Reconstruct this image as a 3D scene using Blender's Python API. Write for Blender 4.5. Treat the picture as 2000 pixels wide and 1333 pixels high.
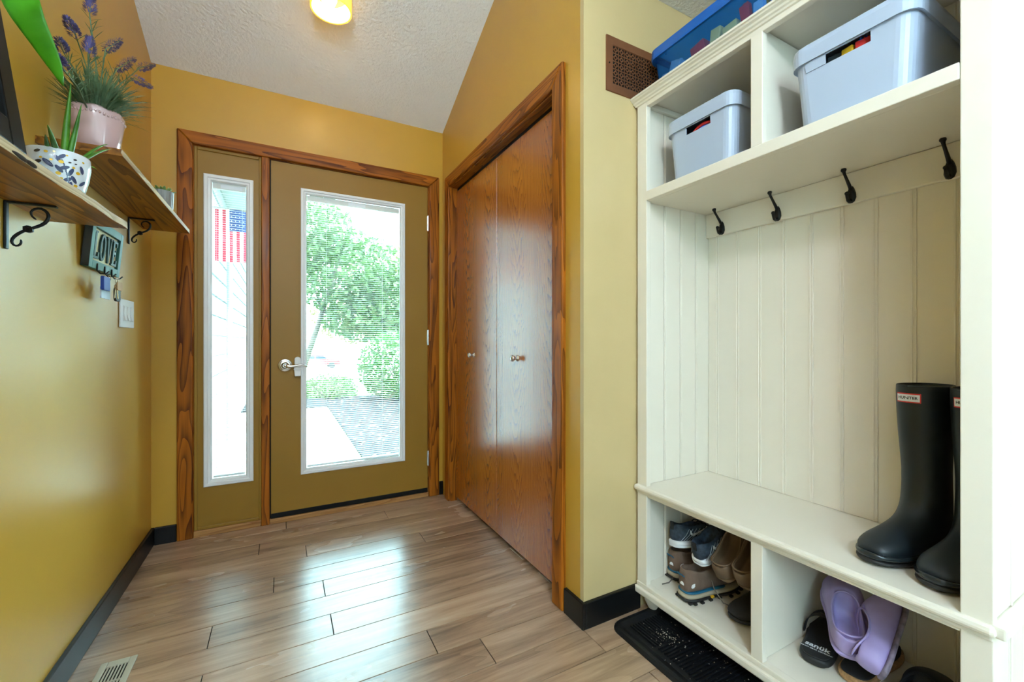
import bpy, bmesh, math, random
from mathutils import Vector, Matrix, Euler
R = math.radians
random.seed(7)
for o in list(bpy.data.objects): bpy.data.objects.remove(o)
SC = bpy.context.scene
COL = SC.collection

# ---------------------------------------------------------------- camera
cam_d = bpy.data.cameras.new('camera'); cam = bpy.data.objects.new('camera', cam_d); COL.objects.link(cam)
cam_d.sensor_width = 36; cam_d.lens = 36*828/2000; cam_d.shift_y = 1/2000
cam_d.clip_start = .02; cam_d.clip_end = 300
CAMH = 1.03
cam.location = (0, 0, CAMH); cam.rotation_euler = (R(90), 0, -R(28.36))
SC.camera = cam
# ---------------------------------------------------------------- exposure
SC.view_settings.view_transform = 'Standard'; SC.view_settings.look = 'None'
SC.view_settings.gamma = 1; SC.view_settings.use_curve_mapping = False
SC.view_settings.exposure = 2.22
# ---------------------------------------------------------------- sky, sun
w = bpy.data.worlds.new('sky'); SC.world = w; w.use_nodes = True
bgn = w.node_tree.nodes['Background']
sky = w.node_tree.nodes.new('ShaderNodeTexSky'); sky.sky_type = 'HOSEK_WILKIE'; sky.turbidity = 5; sky.ground_albedo = .35
sky.sun_direction = Vector((.35, -.55, .75)).normalized()
mixw = w.node_tree.nodes.new('ShaderNodeMix'); mixw.data_type = 'RGBA'; mixw.inputs[0].default_value = .72
w.node_tree.links.new(sky.outputs[0], mixw.inputs[6]); mixw.inputs[7].default_value = (.54, .93, 1.0, 1)
w.node_tree.links.new(mixw.outputs[2], bgn.inputs[0]); bgn.inputs[1].default_value = 6.2
sd = bpy.data.lights.new('sun', 'SUN'); sd.energy = 1.8; sd.angle = R(1.5); sd.color = (1, .95, .87)
so = bpy.data.objects.new('sun', sd); COL.objects.link(so); so.location = (4, -6, 12)
so.rotation_euler = Vector((-.35, .55, -.75)).to_track_quat('-Z', 'Y').to_euler()
# daylight standing in the window and patio-door openings of the room behind the camera
def area(name, loc, aim, sx, sy, energy, col):
    d = bpy.data.lights.new(name, 'AREA'); d.shape = 'RECTANGLE'; d.size = sx; d.size_y = sy; d.energy = energy; d.color = col
    o = bpy.data.objects.new(name, d); COL.objects.link(o); o.location = loc
    o.rotation_euler = Vector(aim).to_track_quat('-Z', 'Z').to_euler(); return o
area('daylight_patio_door', (3.36, -1.6, 1.0), (-1, 0, 0), .45, 1.7, 1.5, (.58, .79, 1.0))


# ================================================================ helpers
ORG = {}
def setp(o, label=None, cat=None, group=None, kind=None):
    if label: o['label'] = label
    if cat: o['category'] = cat
    if group: o['group'] = group
    if kind: o['kind'] = kind
    return o
def thing(name, loc, label, cat, group=None, rot=None, kind=None):
    o = bpy.data.objects.new(name, None); COL.objects.link(o); o.location = loc
    o.empty_display_size = .05
    if rot is not None: o.rotation_euler = rot
    ORG[o] = Vector(loc); return setp(o, label, cat, group, kind)
def frame(o, xd, up):
    x = Vector(xd).normalized(); u = Vector(up); y = u.cross(x).normalized(); z = x.cross(y)
    o.rotation_euler = Matrix((x, y, z)).transposed().to_euler()
class MB:
    def __init__(s): s.v = []; s.f = []; s.m = []; s.ms = 0
    def add(s, vs, fs):
        b = len(s.v); s.v += [tuple(v) for v in vs]; s.f += [tuple(i+b for i in f) for f in fs]; s.m += [s.ms]*len(fs); return s
    def box(s, x0, x1, y0, y1, z0, z1):
        return s.add([(x, y, z) for x in (x0, x1) for y in (y0, y1) for z in (z0, z1)],
            [(0,1,3,2),(4,6,7,5),(0,4,5,1),(2,3,7,6),(0,2,6,4),(1,5,7,3)])
    def loft(s, rings, cap=True, closed=True):
        n = len(rings[0]); vs = [p for r in rings for p in r]; fs = []
        for i in range(len(rings)-1):
            for j in range(n if closed else n-1):
                k = (j+1) % n; fs.append((i*n+j, i*n+k, (i+1)*n+k, (i+1)*n+j))
        if cap and closed: fs.append(tuple(range(n-1, -1, -1))); fs.append(tuple((len(rings)-1)*n+j for j in range(n)))
        return s.add(vs, fs)
    def lathe(s, prof, c=(0,0,0), n=24, wob=None):
        rings = []
        for r, z in prof:
            rings.append([(c[0]+r*math.cos(2*math.pi*k/n), c[1]+r*math.sin(2*math.pi*k/n), c[2]+z+(wob(2*math.pi*k/n, r, z) if wob else 0)) for k in range(n)])
        return s.loft(rings)
    def tube(s, pts, rad, n=8, cap=True, flat=1.0):
        pts = [Vector(p) for p in pts]; rings = []; prev = None
        for i, p in enumerate(pts):
            t = (pts[min(i+1, len(pts)-1)] - pts[max(i-1, 0)]).normalized()
            if prev is None:
                a = Vector((0,0,1)) if abs(t.z) < .9 else Vector((1,0,0)); u = t.cross(a).normalized()
            else: u = (prev - t*prev.dot(t)).normalized()
            prev = u; v = t.cross(u); r = rad[i] if isinstance(rad, (list, tuple)) else rad
            rings.append([p + u*r*math.cos(2*math.pi*k/n) + v*r*flat*math.sin(2*math.pi*k/n) for k in range(n)])
        return s.loft(rings, cap)
    def prism(s, poly, fn0, fn1):
        n = len(poly); vs = [fn0(*p) for p in poly]+[fn1(*p) for p in poly]
        return s.add(vs, [tuple(range(n-1,-1,-1)), tuple(range(n,2*n))]+[(i,(i+1)%n,n+(i+1)%n,n+i) for i in range(n)])
    def sphere(s, c, r, n=12, m=8):
        if not hasattr(r, '__len__'): r = (r,r,r)
        rings = [[(c[0]+r[0]*math.sin(a)*math.cos(2*math.pi*k/n), c[1]+r[1]*math.sin(a)*math.sin(2*math.pi*k/n), c[2]+r[2]*math.cos(a)) for k in range(n)] for a in [math.pi*(.04+.92*i/m) for i in range(m+1)]]
        return s.loft(rings)
    def build(s, name, mat, parent=None, local=False, smooth=False, bevel=0, sub=0, seg=2, loc=None):
        me = bpy.data.meshes.new(name); off = Vector((0,0,0))
        if parent is not None and not local: off = ORG[parent]
        me.from_pydata([Vector(v)-off for v in s.v], [], s.f)
        mats = mat if isinstance(mat, (list, tuple)) else [mat]
        for m in mats: me.materials.append(m)
        if len(mats) > 1: me.polygons.foreach_set('material_index', s.m)
        bm = bmesh.new(); bm.from_mesh(me); bmesh.ops.recalc_face_normals(bm, faces=bm.faces); bm.to_mesh(me); bm.free()
        if smooth: me.polygons.foreach_set('use_smooth', [True]*len(me.polygons))
        o = bpy.data.objects.new(name, me); COL.objects.link(o)
        if parent is not None: o.parent = parent; ORG[o] = ORG[parent]
        else: ORG[o] = Vector((0,0,0))
        if loc: o.location = loc
        if bevel:
            b = o.modifiers.new('bevel', 'BEVEL'); b.width = bevel; b.segments = seg; b.limit_method = 'ANGLE'; b.angle_limit = R(35)
        if sub:
            b = o.modifiers.new('sub', 'SUBSURF'); b.levels = sub; b.render_levels = sub
        return o
def copy_of(o, parent=None, loc=None):
    c = o.copy(); COL.objects.link(c); c.parent = parent
    if loc is not None: c.location = loc
    ORG[c] = ORG.get(parent, Vector((0,0,0))); return c
def bx(name, mat, b, parent=None, bevel=0, **k): return MB().box(*b).build(name, mat, parent, bevel=bevel, **k)
def text_geo(txt, size, depth, sx=1.0, bold=0):
    c = bpy.data.curves.new('t', 'FONT'); c.body = txt; c.size = size; c.extrude = depth; c.align_x = 'CENTER'; c.align_y = 'CENTER'; c.offset = bold
    c.resolution_u = 3
    o = bpy.data.objects.new('t', c); COL.objects.link(o); bpy.context.view_layer.update()
    me = bpy.data.meshes.new_from_object(o.evaluated_get(bpy.context.evaluated_depsgraph_get()))
    vs = [(v.co.x*sx, v.co.y, v.co.z) for v in me.vertices]; fs = [tuple(p.vertices) for p in me.polygons]
    bpy.data.objects.remove(o); bpy.data.curves.remove(c); bpy.data.meshes.remove(me); return vs, fs

# ---------------------------------------------------------------- materials
class NT:
    def __init__(s, name):
        s.m = bpy.data.materials.new(name); s.m.use_nodes = True; s.t = s.m.node_tree; s.b = s.t.nodes['Principled BSDF']
    def n(s, typ, **kw):
        nd = s.t.nodes.new(typ)
        for k, v in kw.items():
            if k.startswith('i_'):
                key = k[2:]; nd.inputs[int(key) if key.isdigit() else key.replace('_', ' ')].default_value = v
            else: setattr(nd, k, v)
        return nd
    def l(s, a, b): s.t.links.new(a, b)
    def math(s, op, a, b=None, c=None):
        nd = s.n('ShaderNodeMath', operation=op)
        for i, v in enumerate((a, b, c)):
            if v is None: continue
            if isinstance(v, (int, float)): nd.inputs[i].default_value = v
            else: s.l(v, nd.inputs[i])
        return nd.outputs[0]
    def ramp(s, fac, stops):
        nd = s.n('ShaderNodeValToRGB'); e = nd.color_ramp.elements
        while len(e) < len(stops): e.new(.5)
        for i, (p, c) in enumerate(stops): e[i].position = p; e[i].color = (*c, 1)
        s.l(fac, nd.inputs[0]); return nd.outputs[0]
    def bump(s, h, strength, dist=.002):
        b = s.n('ShaderNodeBump'); b.inputs['Strength'].default_value = strength; b.inputs['Distance'].default_value = dist
        s.l(h, b.inputs['Height']); s.l(b.outputs[0], s.b.inputs['Normal'])
    def coords(s, scale=(1,1,1), rnd=0):
        tc = s.n('ShaderNodeTexCoord'); mp = s.n('ShaderNodeMapping'); mp.inputs['Scale'].default_value = scale
        src = tc.outputs['Object']
        if rnd:
            oi = s.n('ShaderNodeObjectInfo'); va = s.n('ShaderNodeVectorMath', operation='MULTIPLY_ADD')
            s.l(oi.outputs['Random'], va.inputs[0]); va.inputs[1].default_value = (rnd, rnd*1.7, rnd*.6); s.l(src, va.inputs[2]); src = va.outputs[0]
        s.l(src, mp.inputs[0]); return mp.outputs[0]
    def noise(s, vec, scale, detail=3, rough=.5, dist=0):
        nd = s.n('ShaderNodeTexNoise'); nd.inputs['Scale'].default_value = scale; nd.inputs['Detail'].default_value = detail
        nd.inputs['Roughness'].default_value = rough; nd.inputs['Distortion'].default_value = dist; s.l(vec, nd.inputs['Vector']); return nd.outputs[0]
def plain(name, col, rough=.5, metal=0, var=.0, vs=8, bump=0, bs=60, coat=0, spec=None, trans=0):
    t = NT(name); t.b.inputs['Roughness'].default_value = rough; t.b.inputs['Metallic'].default_value = metal
    t.b.inputs['Base Color'].default_value = (*col, 1)
    if coat: t.b.inputs['Coat Weight'].default_value = coat; t.b.inputs['Coat Roughness'].default_value = .12
    if spec is not None: t.b.inputs['Specular IOR Level'].default_value = spec
    if trans: t.b.inputs['Transmission Weight'].default_value = trans
    v = None
    if var or bump: v = t.coords()
    if var:
        f = t.noise(v, vs, 4); t.l(t.ramp(f, [(.3, tuple(c*(1-var) for c in col)), (.7, tuple(min(1, c*(1+var)) for c in col))]), t.b.inputs['Base Color'])
    if bump: t.bump(t.noise(v, bs, 3), bump)
    return t.m
def wood(name, dark, light, axis, rough=.40, gs=1.0, coat=.06, mid=None):
    t = NT(name); sc = [26*gs]*3; sc[axis] = 1.3*gs
    v = t.coords(tuple(sc), rnd=3.1)
    g = t.noise(v, 1.0, 5, .6, 1.2)
    sc2 = [9*gs]*3; sc2[axis] = .9*gs
    v2 = t.coords(tuple(sc2), rnd=5.3)
    n2 = t.noise(v2, 1.0, 2, .5, .4)
    rings = t.math('FRACT', t.math('MULTIPLY', n2, 13.0))
    rings = t.math('POWER', rings, 1.8)
    f = t.math('SUBTRACT', t.math('MULTIPLY_ADD', g, .75, .25), t.math('MULTIPLY', rings, .36))
    t.l(t.ramp(f, [(.22, dark), (.48, mid or tuple((a+b)/2 for a, b in zip(dark, light))), (.78, light)]), t.b.inputs['Base Color'])
    t.b.inputs['Roughness'].default_value = rough; t.b.inputs['Coat Weight'].default_value = coat; t.b.inputs['Coat Roughness'].default_value = .2
    t.b.inputs['Specular IOR Level'].default_value = .15
    t.bump(f, .18, .001); return t.m
def veneer(name, y0, pitch):
    t = NT(name); v = t.coords(); sp = t.n('ShaderNodeSeparateXYZ'); t.l(v, sp.inputs[0]); Y, Z = sp.outputs[1], sp.outputs[2]
    nlo = t.noise(t.coords((1, 3.2, 1.1)), 2.2, 2)
    ycell = t.math('DIVIDE', t.math('SUBTRACT', Y, y0), pitch)
    fy = t.math('MULTIPLY', t.math('SUBTRACT', t.math('FRACT', ycell), .5), pitch)
    fy = t.math('ADD', fy, t.math('MULTIPLY_ADD', nlo, .10, -.05))
    q = t.math('MULTIPLY', t.math('MULTIPLY', fy, fy), 620.0)
    jag = t.noise(t.coords((30, 60, 3)), 1.0, 3)
    w_ = t.math('SUBTRACT', t.math('MULTIPLY', Z, 13.0), q)
    w_ = t.math('ADD', w_, t.math('MULTIPLY', jag, 1.5)); w_ = t.math('ADD', w_, t.math('MULTIPLY', nlo, 3.0))
    ring = t.math('FRACT', w_); ring = t.math('POWER', ring, 2.5)
    pores = t.noise(t.coords((60, 170, 2.6)), 1.0, 3, .6)
    f = t.math('SUBTRACT', t.math('MULTIPLY_ADD', pores, .8, .30), t.math('MULTIPLY', ring, .40))
    half = t.math('MULTIPLY', t.math('FRACT', t.math('MULTIPLY', t.math('FLOOR', ycell), .618)), .12)
    f = t.math('SUBTRACT', f, half)
    t.l(t.ramp(f, [(.12, (.11, .022, .001)), (.45, (.36, .092, .004)), (.8, (.54, .165, .011))]), t.b.inputs['Base Color'])
    t.b.inputs['Roughness'].default_value = .24; t.b.inputs['Coat Weight'].default_value = 1.0; t.b.inputs['Coat IOR'].default_value = 1.7; t.b.inputs['Specular IOR Level'].default_value = .3; t.b.inputs['Coat Roughness'].default_value = .24
    t.bump(f, .28, .0012); return t.m
def paint(name, col, bump=.06, rough=.5, bs=160, var=.035, blot=3):
    t = NT(name); v = t.coords(); f = t.noise(v, blot, 5, .6)
    t.l(t.ramp(f, [(.3, tuple(c*(1-var) for c in col)), (.7, tuple(c*(1+var) for c in col))]), t.b.inputs['Base Color'])
    t.b.inputs['Roughness'].default_value = rough; t.bump(t.noise(v, bs, 3), bump, .001); return t.m
def plank_mat():
    t = NT('floor_plank_laminate'); oi = t.n('ShaderNodeObjectInfo')
    v = t.coords((1.6, 16, 1), rnd=7.7); g = t.noise(v, 1.0, 5, .62, .8)
    v2 = t.coords((5, 90, 1), rnd=4.1); g2 = t.noise(v2, 1.0, 3, .55)
    v3 = t.coords((.7, 5, 1), rnd=2.9); g3 = t.noise(v3, 1.0, 2, .5, 1.0); rg = t.math('FRACT', t.math('MULTIPLY', g3, 7.0))
    f = t.math('ADD', t.math('MULTIPLY', g, .68), t.math('MULTIPLY', g2, .24)); f = t.math('SUBTRACT', f, t.math('MULTIPLY', t.math('POWER', rg, 3.0), .07))
    f = t.math('ADD', f, t.math('MULTIPLY_ADD', oi.outputs['Random'], .16, -.05))
    t.l(t.ramp(f, [(.28, (.20, .118, .070)), (.48, (.40, .25, .155)), (.62, (.53, .35, .225)), (.8, (.64, .46, .32))]), t.b.inputs['Base Color'])
    t.b.inputs['Roughness'].default_value = .30
    t.l(t.math('MULTIPLY_ADD', t.noise(t.coords((1.2, 3, 1)), 2.0, 3), .12, .20), t.b.inputs['Roughness']); t.b.inputs['Specular IOR Level'].default_value = 1.0; t.b.inputs['Coat Weight'].default_value = .6; t.b.inputs['Coat Roughness'].default_value = .30
    t.bump(f, .12, .0008); return t.m
def thin_glass(name, tint=(1,1,1), refl=.08, rough=0.0):
    m = bpy.data.materials.new(name); m.use_nodes = True; t = m.node_tree; t.nodes.clear()
    o = t.nodes.new('ShaderNodeOutputMaterial'); mx = t.nodes.new('ShaderNodeMixShader'); tr = t.nodes.new('ShaderNodeBsdfTransparent'); gl = t.nodes.new('ShaderNodeBsdfGlossy')
    fr = t.nodes.new('ShaderNodeFresnel'); fr.inputs[0].default_value = 1.2
    tr.inputs[0].default_value = (*tint, 1); gl.inputs['Roughness'].default_value = rough
    t.links.new(fr.outputs[0], mx.inputs[0]); t.links.new(tr.outputs[0], mx.inputs[1]); t.links.new(gl.outputs[0], mx.inputs[2]); t.links.new(mx.outputs[0], o.inputs[0]); return m
def emit(name, col, st, base=(.8,.8,.8)):
    t = NT(name); t.b.inputs['Base Color'].default_value = (*base, 1); t.b.inputs['Emission Color'].default_value = (*col, 1); t.b.inputs['Emission Strength'].default_value = st; return t.m
def leafm(name, a, b, rough=.45, trans=.25):
    t = NT(name); v = t.coords(); f = t.noise(v, 25, 3)
    c = t.ramp(f, [(.3, a), (.7, b)]); t.l(c, t.b.inputs['Base Color']); t.b.inputs['Roughness'].default_value = rough
    if trans:
        tl = t.n('ShaderNodeBsdfTranslucent'); t.l(c, tl.inputs[0]); mx = t.n('ShaderNodeMixShader'); mx.inputs[0].default_value = trans
        out = t.t.nodes['Material Output']; t.l(t.b.outputs[0], mx.inputs[1]); t.l(tl.outputs[0], mx.inputs[2]); t.l(mx.outputs[0], out.inputs[0])
    return t.m

M_WALL = paint('wall_paint_ochre', (.56, .31, .036), .05, .33)
M_WALL.node_tree.nodes['Principled BSDF'].inputs['Specular IOR Level'].default_value = .5
M_WALLS = paint('wall_strip_cream', (.60, .45, .22), .06, .35)  # return strip set paler than the ochre walls
M_WALLB = paint('wall_paint_pale_grey', (.80, .82, .84), .08, .5)
M_CEIL = paint('ceiling_orange_peel', (.91, .91, .92), 1.0, .8, 75, .02)
M_CEIL.node_tree.nodes['Bump'].inputs['Distance'].default_value = .006
M_BASE = plain('baseboard_black_paint', (.004, .0045, .005), .35, spec=.3)
M_OAKV = wood('oak_trim_vertical', (.085, .018, .0015), (.47, .14, .010), 2)
M_OAKX = wood('oak_trim_along_x', (.085, .018, .0015), (.47, .14, .010), 0)
M_OAKY = wood('oak_trim_along_y', (.085, .018, .0015), (.47, .14, .010), 1)
M_SILL = wood('oak_sill_light', (.26, .11, .035), (.50, .26, .09), 0)
M_DOOR = paint('door_paint_olive_brown', (.30, .158, .019), .05, .42, 120, .03)
M_DOOR.node_tree.nodes['Principled BSDF'].inputs['Specular IOR Level'].default_value = .3
M_WHITE = plain('white_frame_vinyl', (.80, .81, .82), .35)
M_SLAT = plain('blind_slat_white', (.72, .73, .74), .45)
M_RAIL = plain('blind_rail_cream', (.72, .71, .66), .5)
M_GLASS = thin_glass('window_glass')
M_NICK = plain('satin_nickel', (.66, .645, .61), .26, 1)
M_BLACKIRON = plain('black_iron', (.006, .0065, .007), .42, spec=.3)
M_RUB = plain('black_rubber_seal', (.004, .004, .004), .6, spec=.2)
M_CREAM = paint('hall_tree_cream_paint', (.81, .745, .635), .03, .36, 90, .02)
M_PLANK = plank_mat()
M_SUBFL = plain('floor_joint_dark', (.012, .007, .004), .9, spec=.1)

# ================================================================ geometry constants
XL, XC, YD, YS = -.587, .95, 2.75, 1.218      # left wall, closet wall, door wall, return wall
ZC0, CSL = 2.44, .425                          # ceiling height at door wall and its slope
def zc(y): return ZC0 + CSL*(YD-y)
YP = .55; ZP = zc(YP)                          # ridge
XR, YB = 3.4, -2.6                             # room behind the camera
SX = ORG

# ---------------------------------------------------------------- floor
fl = bx('floor', M_SUBFL, (XL-.12, XR+.12, YB-.12, YD+.14, -.12, -.004)); setp(fl, 'grey-brown wood plank floor of the entry', 'floor', kind='structure')
PW = .1294; Y0 = 2.512
J = {-2:.015, -1:.54, 0:-.105, 1:.10, 2:.645, 3:-.035, 4:.15, 5:-.225, 6:.157, 7:-.219, 8:.45, 9:.6, 10:.943, 11:.30, 12:1.003}
k = -2
while Y0-PW*(k+1) > YB-.05:
    y1 = min(Y0-PW*k, YD+.02); y0 = Y0-PW*(k+1)
    xmax = XR if y0 < YS-.02 else (1.16 if y0 < 2.64 else XC)
    j = J.get(k, random.uniform(-.5, .7)); xs = [XL+.002]; j0 = j-1.22*3
    while j0 < xmax-.02:
        if j0 > XL+.03: xs.append(j0)
        j0 += 1.22
    xs.append(xmax)
    for a, b in zip(xs[:-1], xs[1:]):
        if b-a < .02: continue
        mb = MB(); g = .0015; c = .0006
        vs = [(x, y, -.0035) for x in (a+g, b-g) for y in (y0+g, y1-g)]+[(x, y, -c) for x in (a+g, b-g) for y in (y0+g, y1-g)]+[(x, y, 0) for x in (a+g+c, b-g-c) for y in (y0+g+c, y1-g-c)]
        mb.add(vs, [(0,1,5,4),(2,6,7,3),(0,4,6,2),(1,3,7,5),(4,5,9,8),(6,10,11,7),(4,8,10,6),(5,7,11,9),(8,9,11,10)])
        mb.build('plank', M_PLANK, fl)
    k += 1

# ---------------------------------------------------------------- walls and ceiling
def wall(name, label, boxes, mat=M_WALL, prisms=()):
    mb = MB()
    for b in boxes: mb.box(*b)
    for poly, f0, f1 in prisms: mb.prism(poly, f0, f1)
    return setp(mb.build(name, mat), label, 'wall', kind='structure')
# left wall: polygon in (y,z) under the vault
prof = [(-.35, -.1), (YD+.14, -.1), (YD+.14, zc(YD)+.15), (YP, ZP+.15), (-.35, ZP+.15)]
wall('wall_left', 'pale ochre wall at the left with the shelves', [], prisms=[(prof, lambda y, z: (XL-.12, y, z), lambda y, z: (XL, y, z))])
OX0, OX1, OZ1 = -.43, .868, 2.075              # rough opening of the entry door unit
wall('wall_far', 'ochre wall around the entry door', [(XL-.12, OX0, YD, YD+.14, -.1, 2.6), (OX1, 1.75, YD, YD+.14, -.1, 2.6), (OX0, OX1, YD, YD+.14, OZ1, 2.6), (OX0, OX1, YD, YD+.14, -.12, -.002)])
CY0, CY1, CZ1 = 1.395, 2.60, 2.035             # closet opening
def pr(y0, y1, z0, extra=.1):
    return ([(y0, z0), (y1, z0), (y1, zc(y1)+extra), (y0, zc(y0)+extra)], lambda y, z: (XC, y, z), lambda y, z: (XC+.11, y, z))
wall('wall_closet', 'tan wall holding the oak closet doors', [], prisms=[pr(YS+.02, CY0, -.1), pr(CY1, YD+.02, -.1), pr(CY0, CY1, CZ1)])
wall('wall_bulkhead', 'pale bulkhead above the room beside the camera', [], M_WALLB, prisms=[
     ([(YS-.0, 2.40), (YS, zc(YS)+.1), (YP, ZP+.1), (YB, ZP+.1), (YB, 2.40)], lambda y, z: (XC, y, z), lambda y, z: (XC+.11, y, z))])
wall('wall_return', 'narrow cream wall strip between closet and hall tree', [(XC, 1.75, YS, YS+.02, -.1, 2.5), (XC+.11, 1.75, YS+.02, YS+.11, -.1, 2.5)], M_WALLS)
wall('wall_closet_inner', 'dark back of the closet', [(1.62, 1.7, YS+.11, YD+.14, -.1, 2.6)])
wall('wall_left_rear', 'pale grey wall left of the camera', [(XL-.12, XL, YB-.12, -2.45, -.1, ZP+.15), (XL-.12, XL, -1.4, -.35, -.1, ZP+.15), (XL-.12, XL, -2.45, -1.4, -.1, 1.25), (XL-.12, XL, -2.45, -1.4, 2.25, ZP+.15)], M_WALLB)  # unseen wall opening added to light the hall tree front
wall('wall_right', 'wall behind the hall tree', [(1.63, 1.75, .10, YS, -.1, 2.5)])
wall('wall_right_far', 'wall of the room beside the camera', [(1.75, XR+.12, .10, .22, -.1, 2.5), (XR, XR+.12, -.05, .1, -.1, 2.5), (XR, XR+.12, YB, -1.85, -.1, 2.5), (XR, XR+.12, -1.35, -.05, -.1, 2.5), (XR, XR+.12, -1.85, -1.35, 1.9, 2.5)], M_WALLB)
wall('wall_rear', 'pale grey wall behind the camera', [(XL-.12, XR+.12, YB-.12, YB, -.1, 3.6)], M_WALLB)
cl = MB(); t_ = .1
cl.prism([(YD+.14, zc(YD+.14)), (YP, ZP), (YB-.12, ZP), (YB-.12, ZP+t_), (YP, ZP+t_), (YD+.14, zc(YD+.14)+t_)], lambda y, z: (XL-.12, y, z), lambda y, z: (XC+.11, y, z))
setp(cl.build('ceiling', M_CEIL), 'white textured sloping ceiling over the entry', 'ceiling', kind='structure')
cl = MB().box(XC+.0, XR+.12, YB-.12, YS+.06, 2.40, 2.50)
setp(cl.build('ceiling_flat', M_CEIL), 'flat textured ceiling above the hall tree', 'ceiling', kind='structure')
# closet lid and roof so that no daylight leaks in
setp(bx('ceiling_closet', M_CEIL, (XC+.11, 1.75, YS+.06, YD+.14, 2.5, 2.6)), 'ceiling inside the closet', 'ceiling', kind='structure')
M_SHING = plain('roof_shingle', (.09, .08, .075), .9)
setp(MB().prism([(YD+.5, zc(YD+.5)+.22), (YP, ZP+.25), (YB-.5, ZP+.25), (YB-.5, ZP+.33), (YP, ZP+.33), (YD+.5, zc(YD+.5)+.3)], lambda y, z: (XL-.5, y, z), lambda y, z: (XR+.5, y, z)).build('roof', M_SHING), 'shingled roof above the entry', 'roof', kind='structure')

# baseboards
def bb(name, b): setp(bx(name, M_BASE, b, bevel=.003), 'black painted baseboard ' + {'baseboard_left':'along the left wall', 'baseboard_far_left':'left of the door casing', 'baseboard_far_right':'in the corner right of the door', 'baseboard_closet':'on the wall end beside the closet', 'baseboard_return':'below the narrow wall strip'}[name], 'baseboard', kind='structure')
bb('baseboard_left', (XL, XL+.014, YB, YD, 0, .088))
bb('baseboard_far_left', (XL+.014, -.484, YD-.014, YD, 0, .088))
bb('baseboard_far_right', (.924, XC, YD-.014, YD, 0, .088))
bb('baseboard_closet', (XC-.014, XC, YS-.014, 1.322, 0, .095))
bb('baseboard_return', (XC, 1.215, YS-.014, YS, 0, .095))

# ---------------------------------------------------------------- entry door unit: casing
tr = thing('trim_1', (.2, YD, 0), 'oak casing around the entry door and sidelight', 'trim', kind='structure')
YF = YD-.018
def casing_v(x0, x1, inner_right):   # profiled vertical board with mitred top
    z0, z1 = 0, 2.13; w_ = x1-x0
    zi = z1-w_
    poly = [(x0, z0), (x1, z0), (x1, zi if inner_right else z1), (x0, z1 if inner_right else zi)]
    return MB().prism(poly, lambda x, z: (x, YF, z), lambda x, z: (x, YD+.004, z))
casing_v(-.482, -.414, True).build('casing_board', M_OAKV, tr, bevel=.006, seg=3)
casing_v(.853, .922, False).build('casing_board', M_OAKV, tr, bevel=.006, seg=3)
MB().prism([(-.482, 2.13), (-.414, 2.062), (.853, 2.061), (.922, 2.13)], lambda x, z: (x, YF, z), lambda x, z: (x, YD+.004, z)).build('casing_head', M_OAKX, tr, bevel=.006, seg=3)
bx('mullion', M_OAKV, (-.107, -.067, YD-.012, YD+.12, .0, 2.062), tr, bevel=.004)
bx('jamb', M_OAKV, (-.432, -.412, YD+.0, YD+.14, 0, 2.066), tr); bx('jamb', M_OAKV, (.849, .868, YD+.002, YD+.14, 0, 2.066), tr)
bx('jamb_head', M_OAKX, (-.43, .868, YD+.002, YD+.14, 2.058, 2.076), tr)
bx('sill_strip', M_SILL, (-.413, -.108, YD-.010, YD+.03, 0, .034), tr, bevel=.004)
bx('sill_strip', M_SILL, (-.066, .85, YD-.010, YD+.03, 0, .028), tr, bevel=.004)
bx('threshold', M_BLACKIRON, (-.43, .868, YD+.03, YD+.15, -.01, .026), tr)
bx('weatherstrip', M_RUB, (-.0669, -.0607, YD+.008, YD+.10, .027, 2.058), tr)
bx('weatherstrip', M_RUB, (-.0605, .8488, YD+.010, YD+.10, 2.0552, 2.0578), tr)
bx('weatherstrip', M_RUB, (.8467, .8489, YD+.012, YD+.10, .027, 2.055), tr)
bx('weatherstrip', M_RUB, (-.0605, .8465, YD+.036, YD+.10, .026, .0445), tr)

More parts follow.
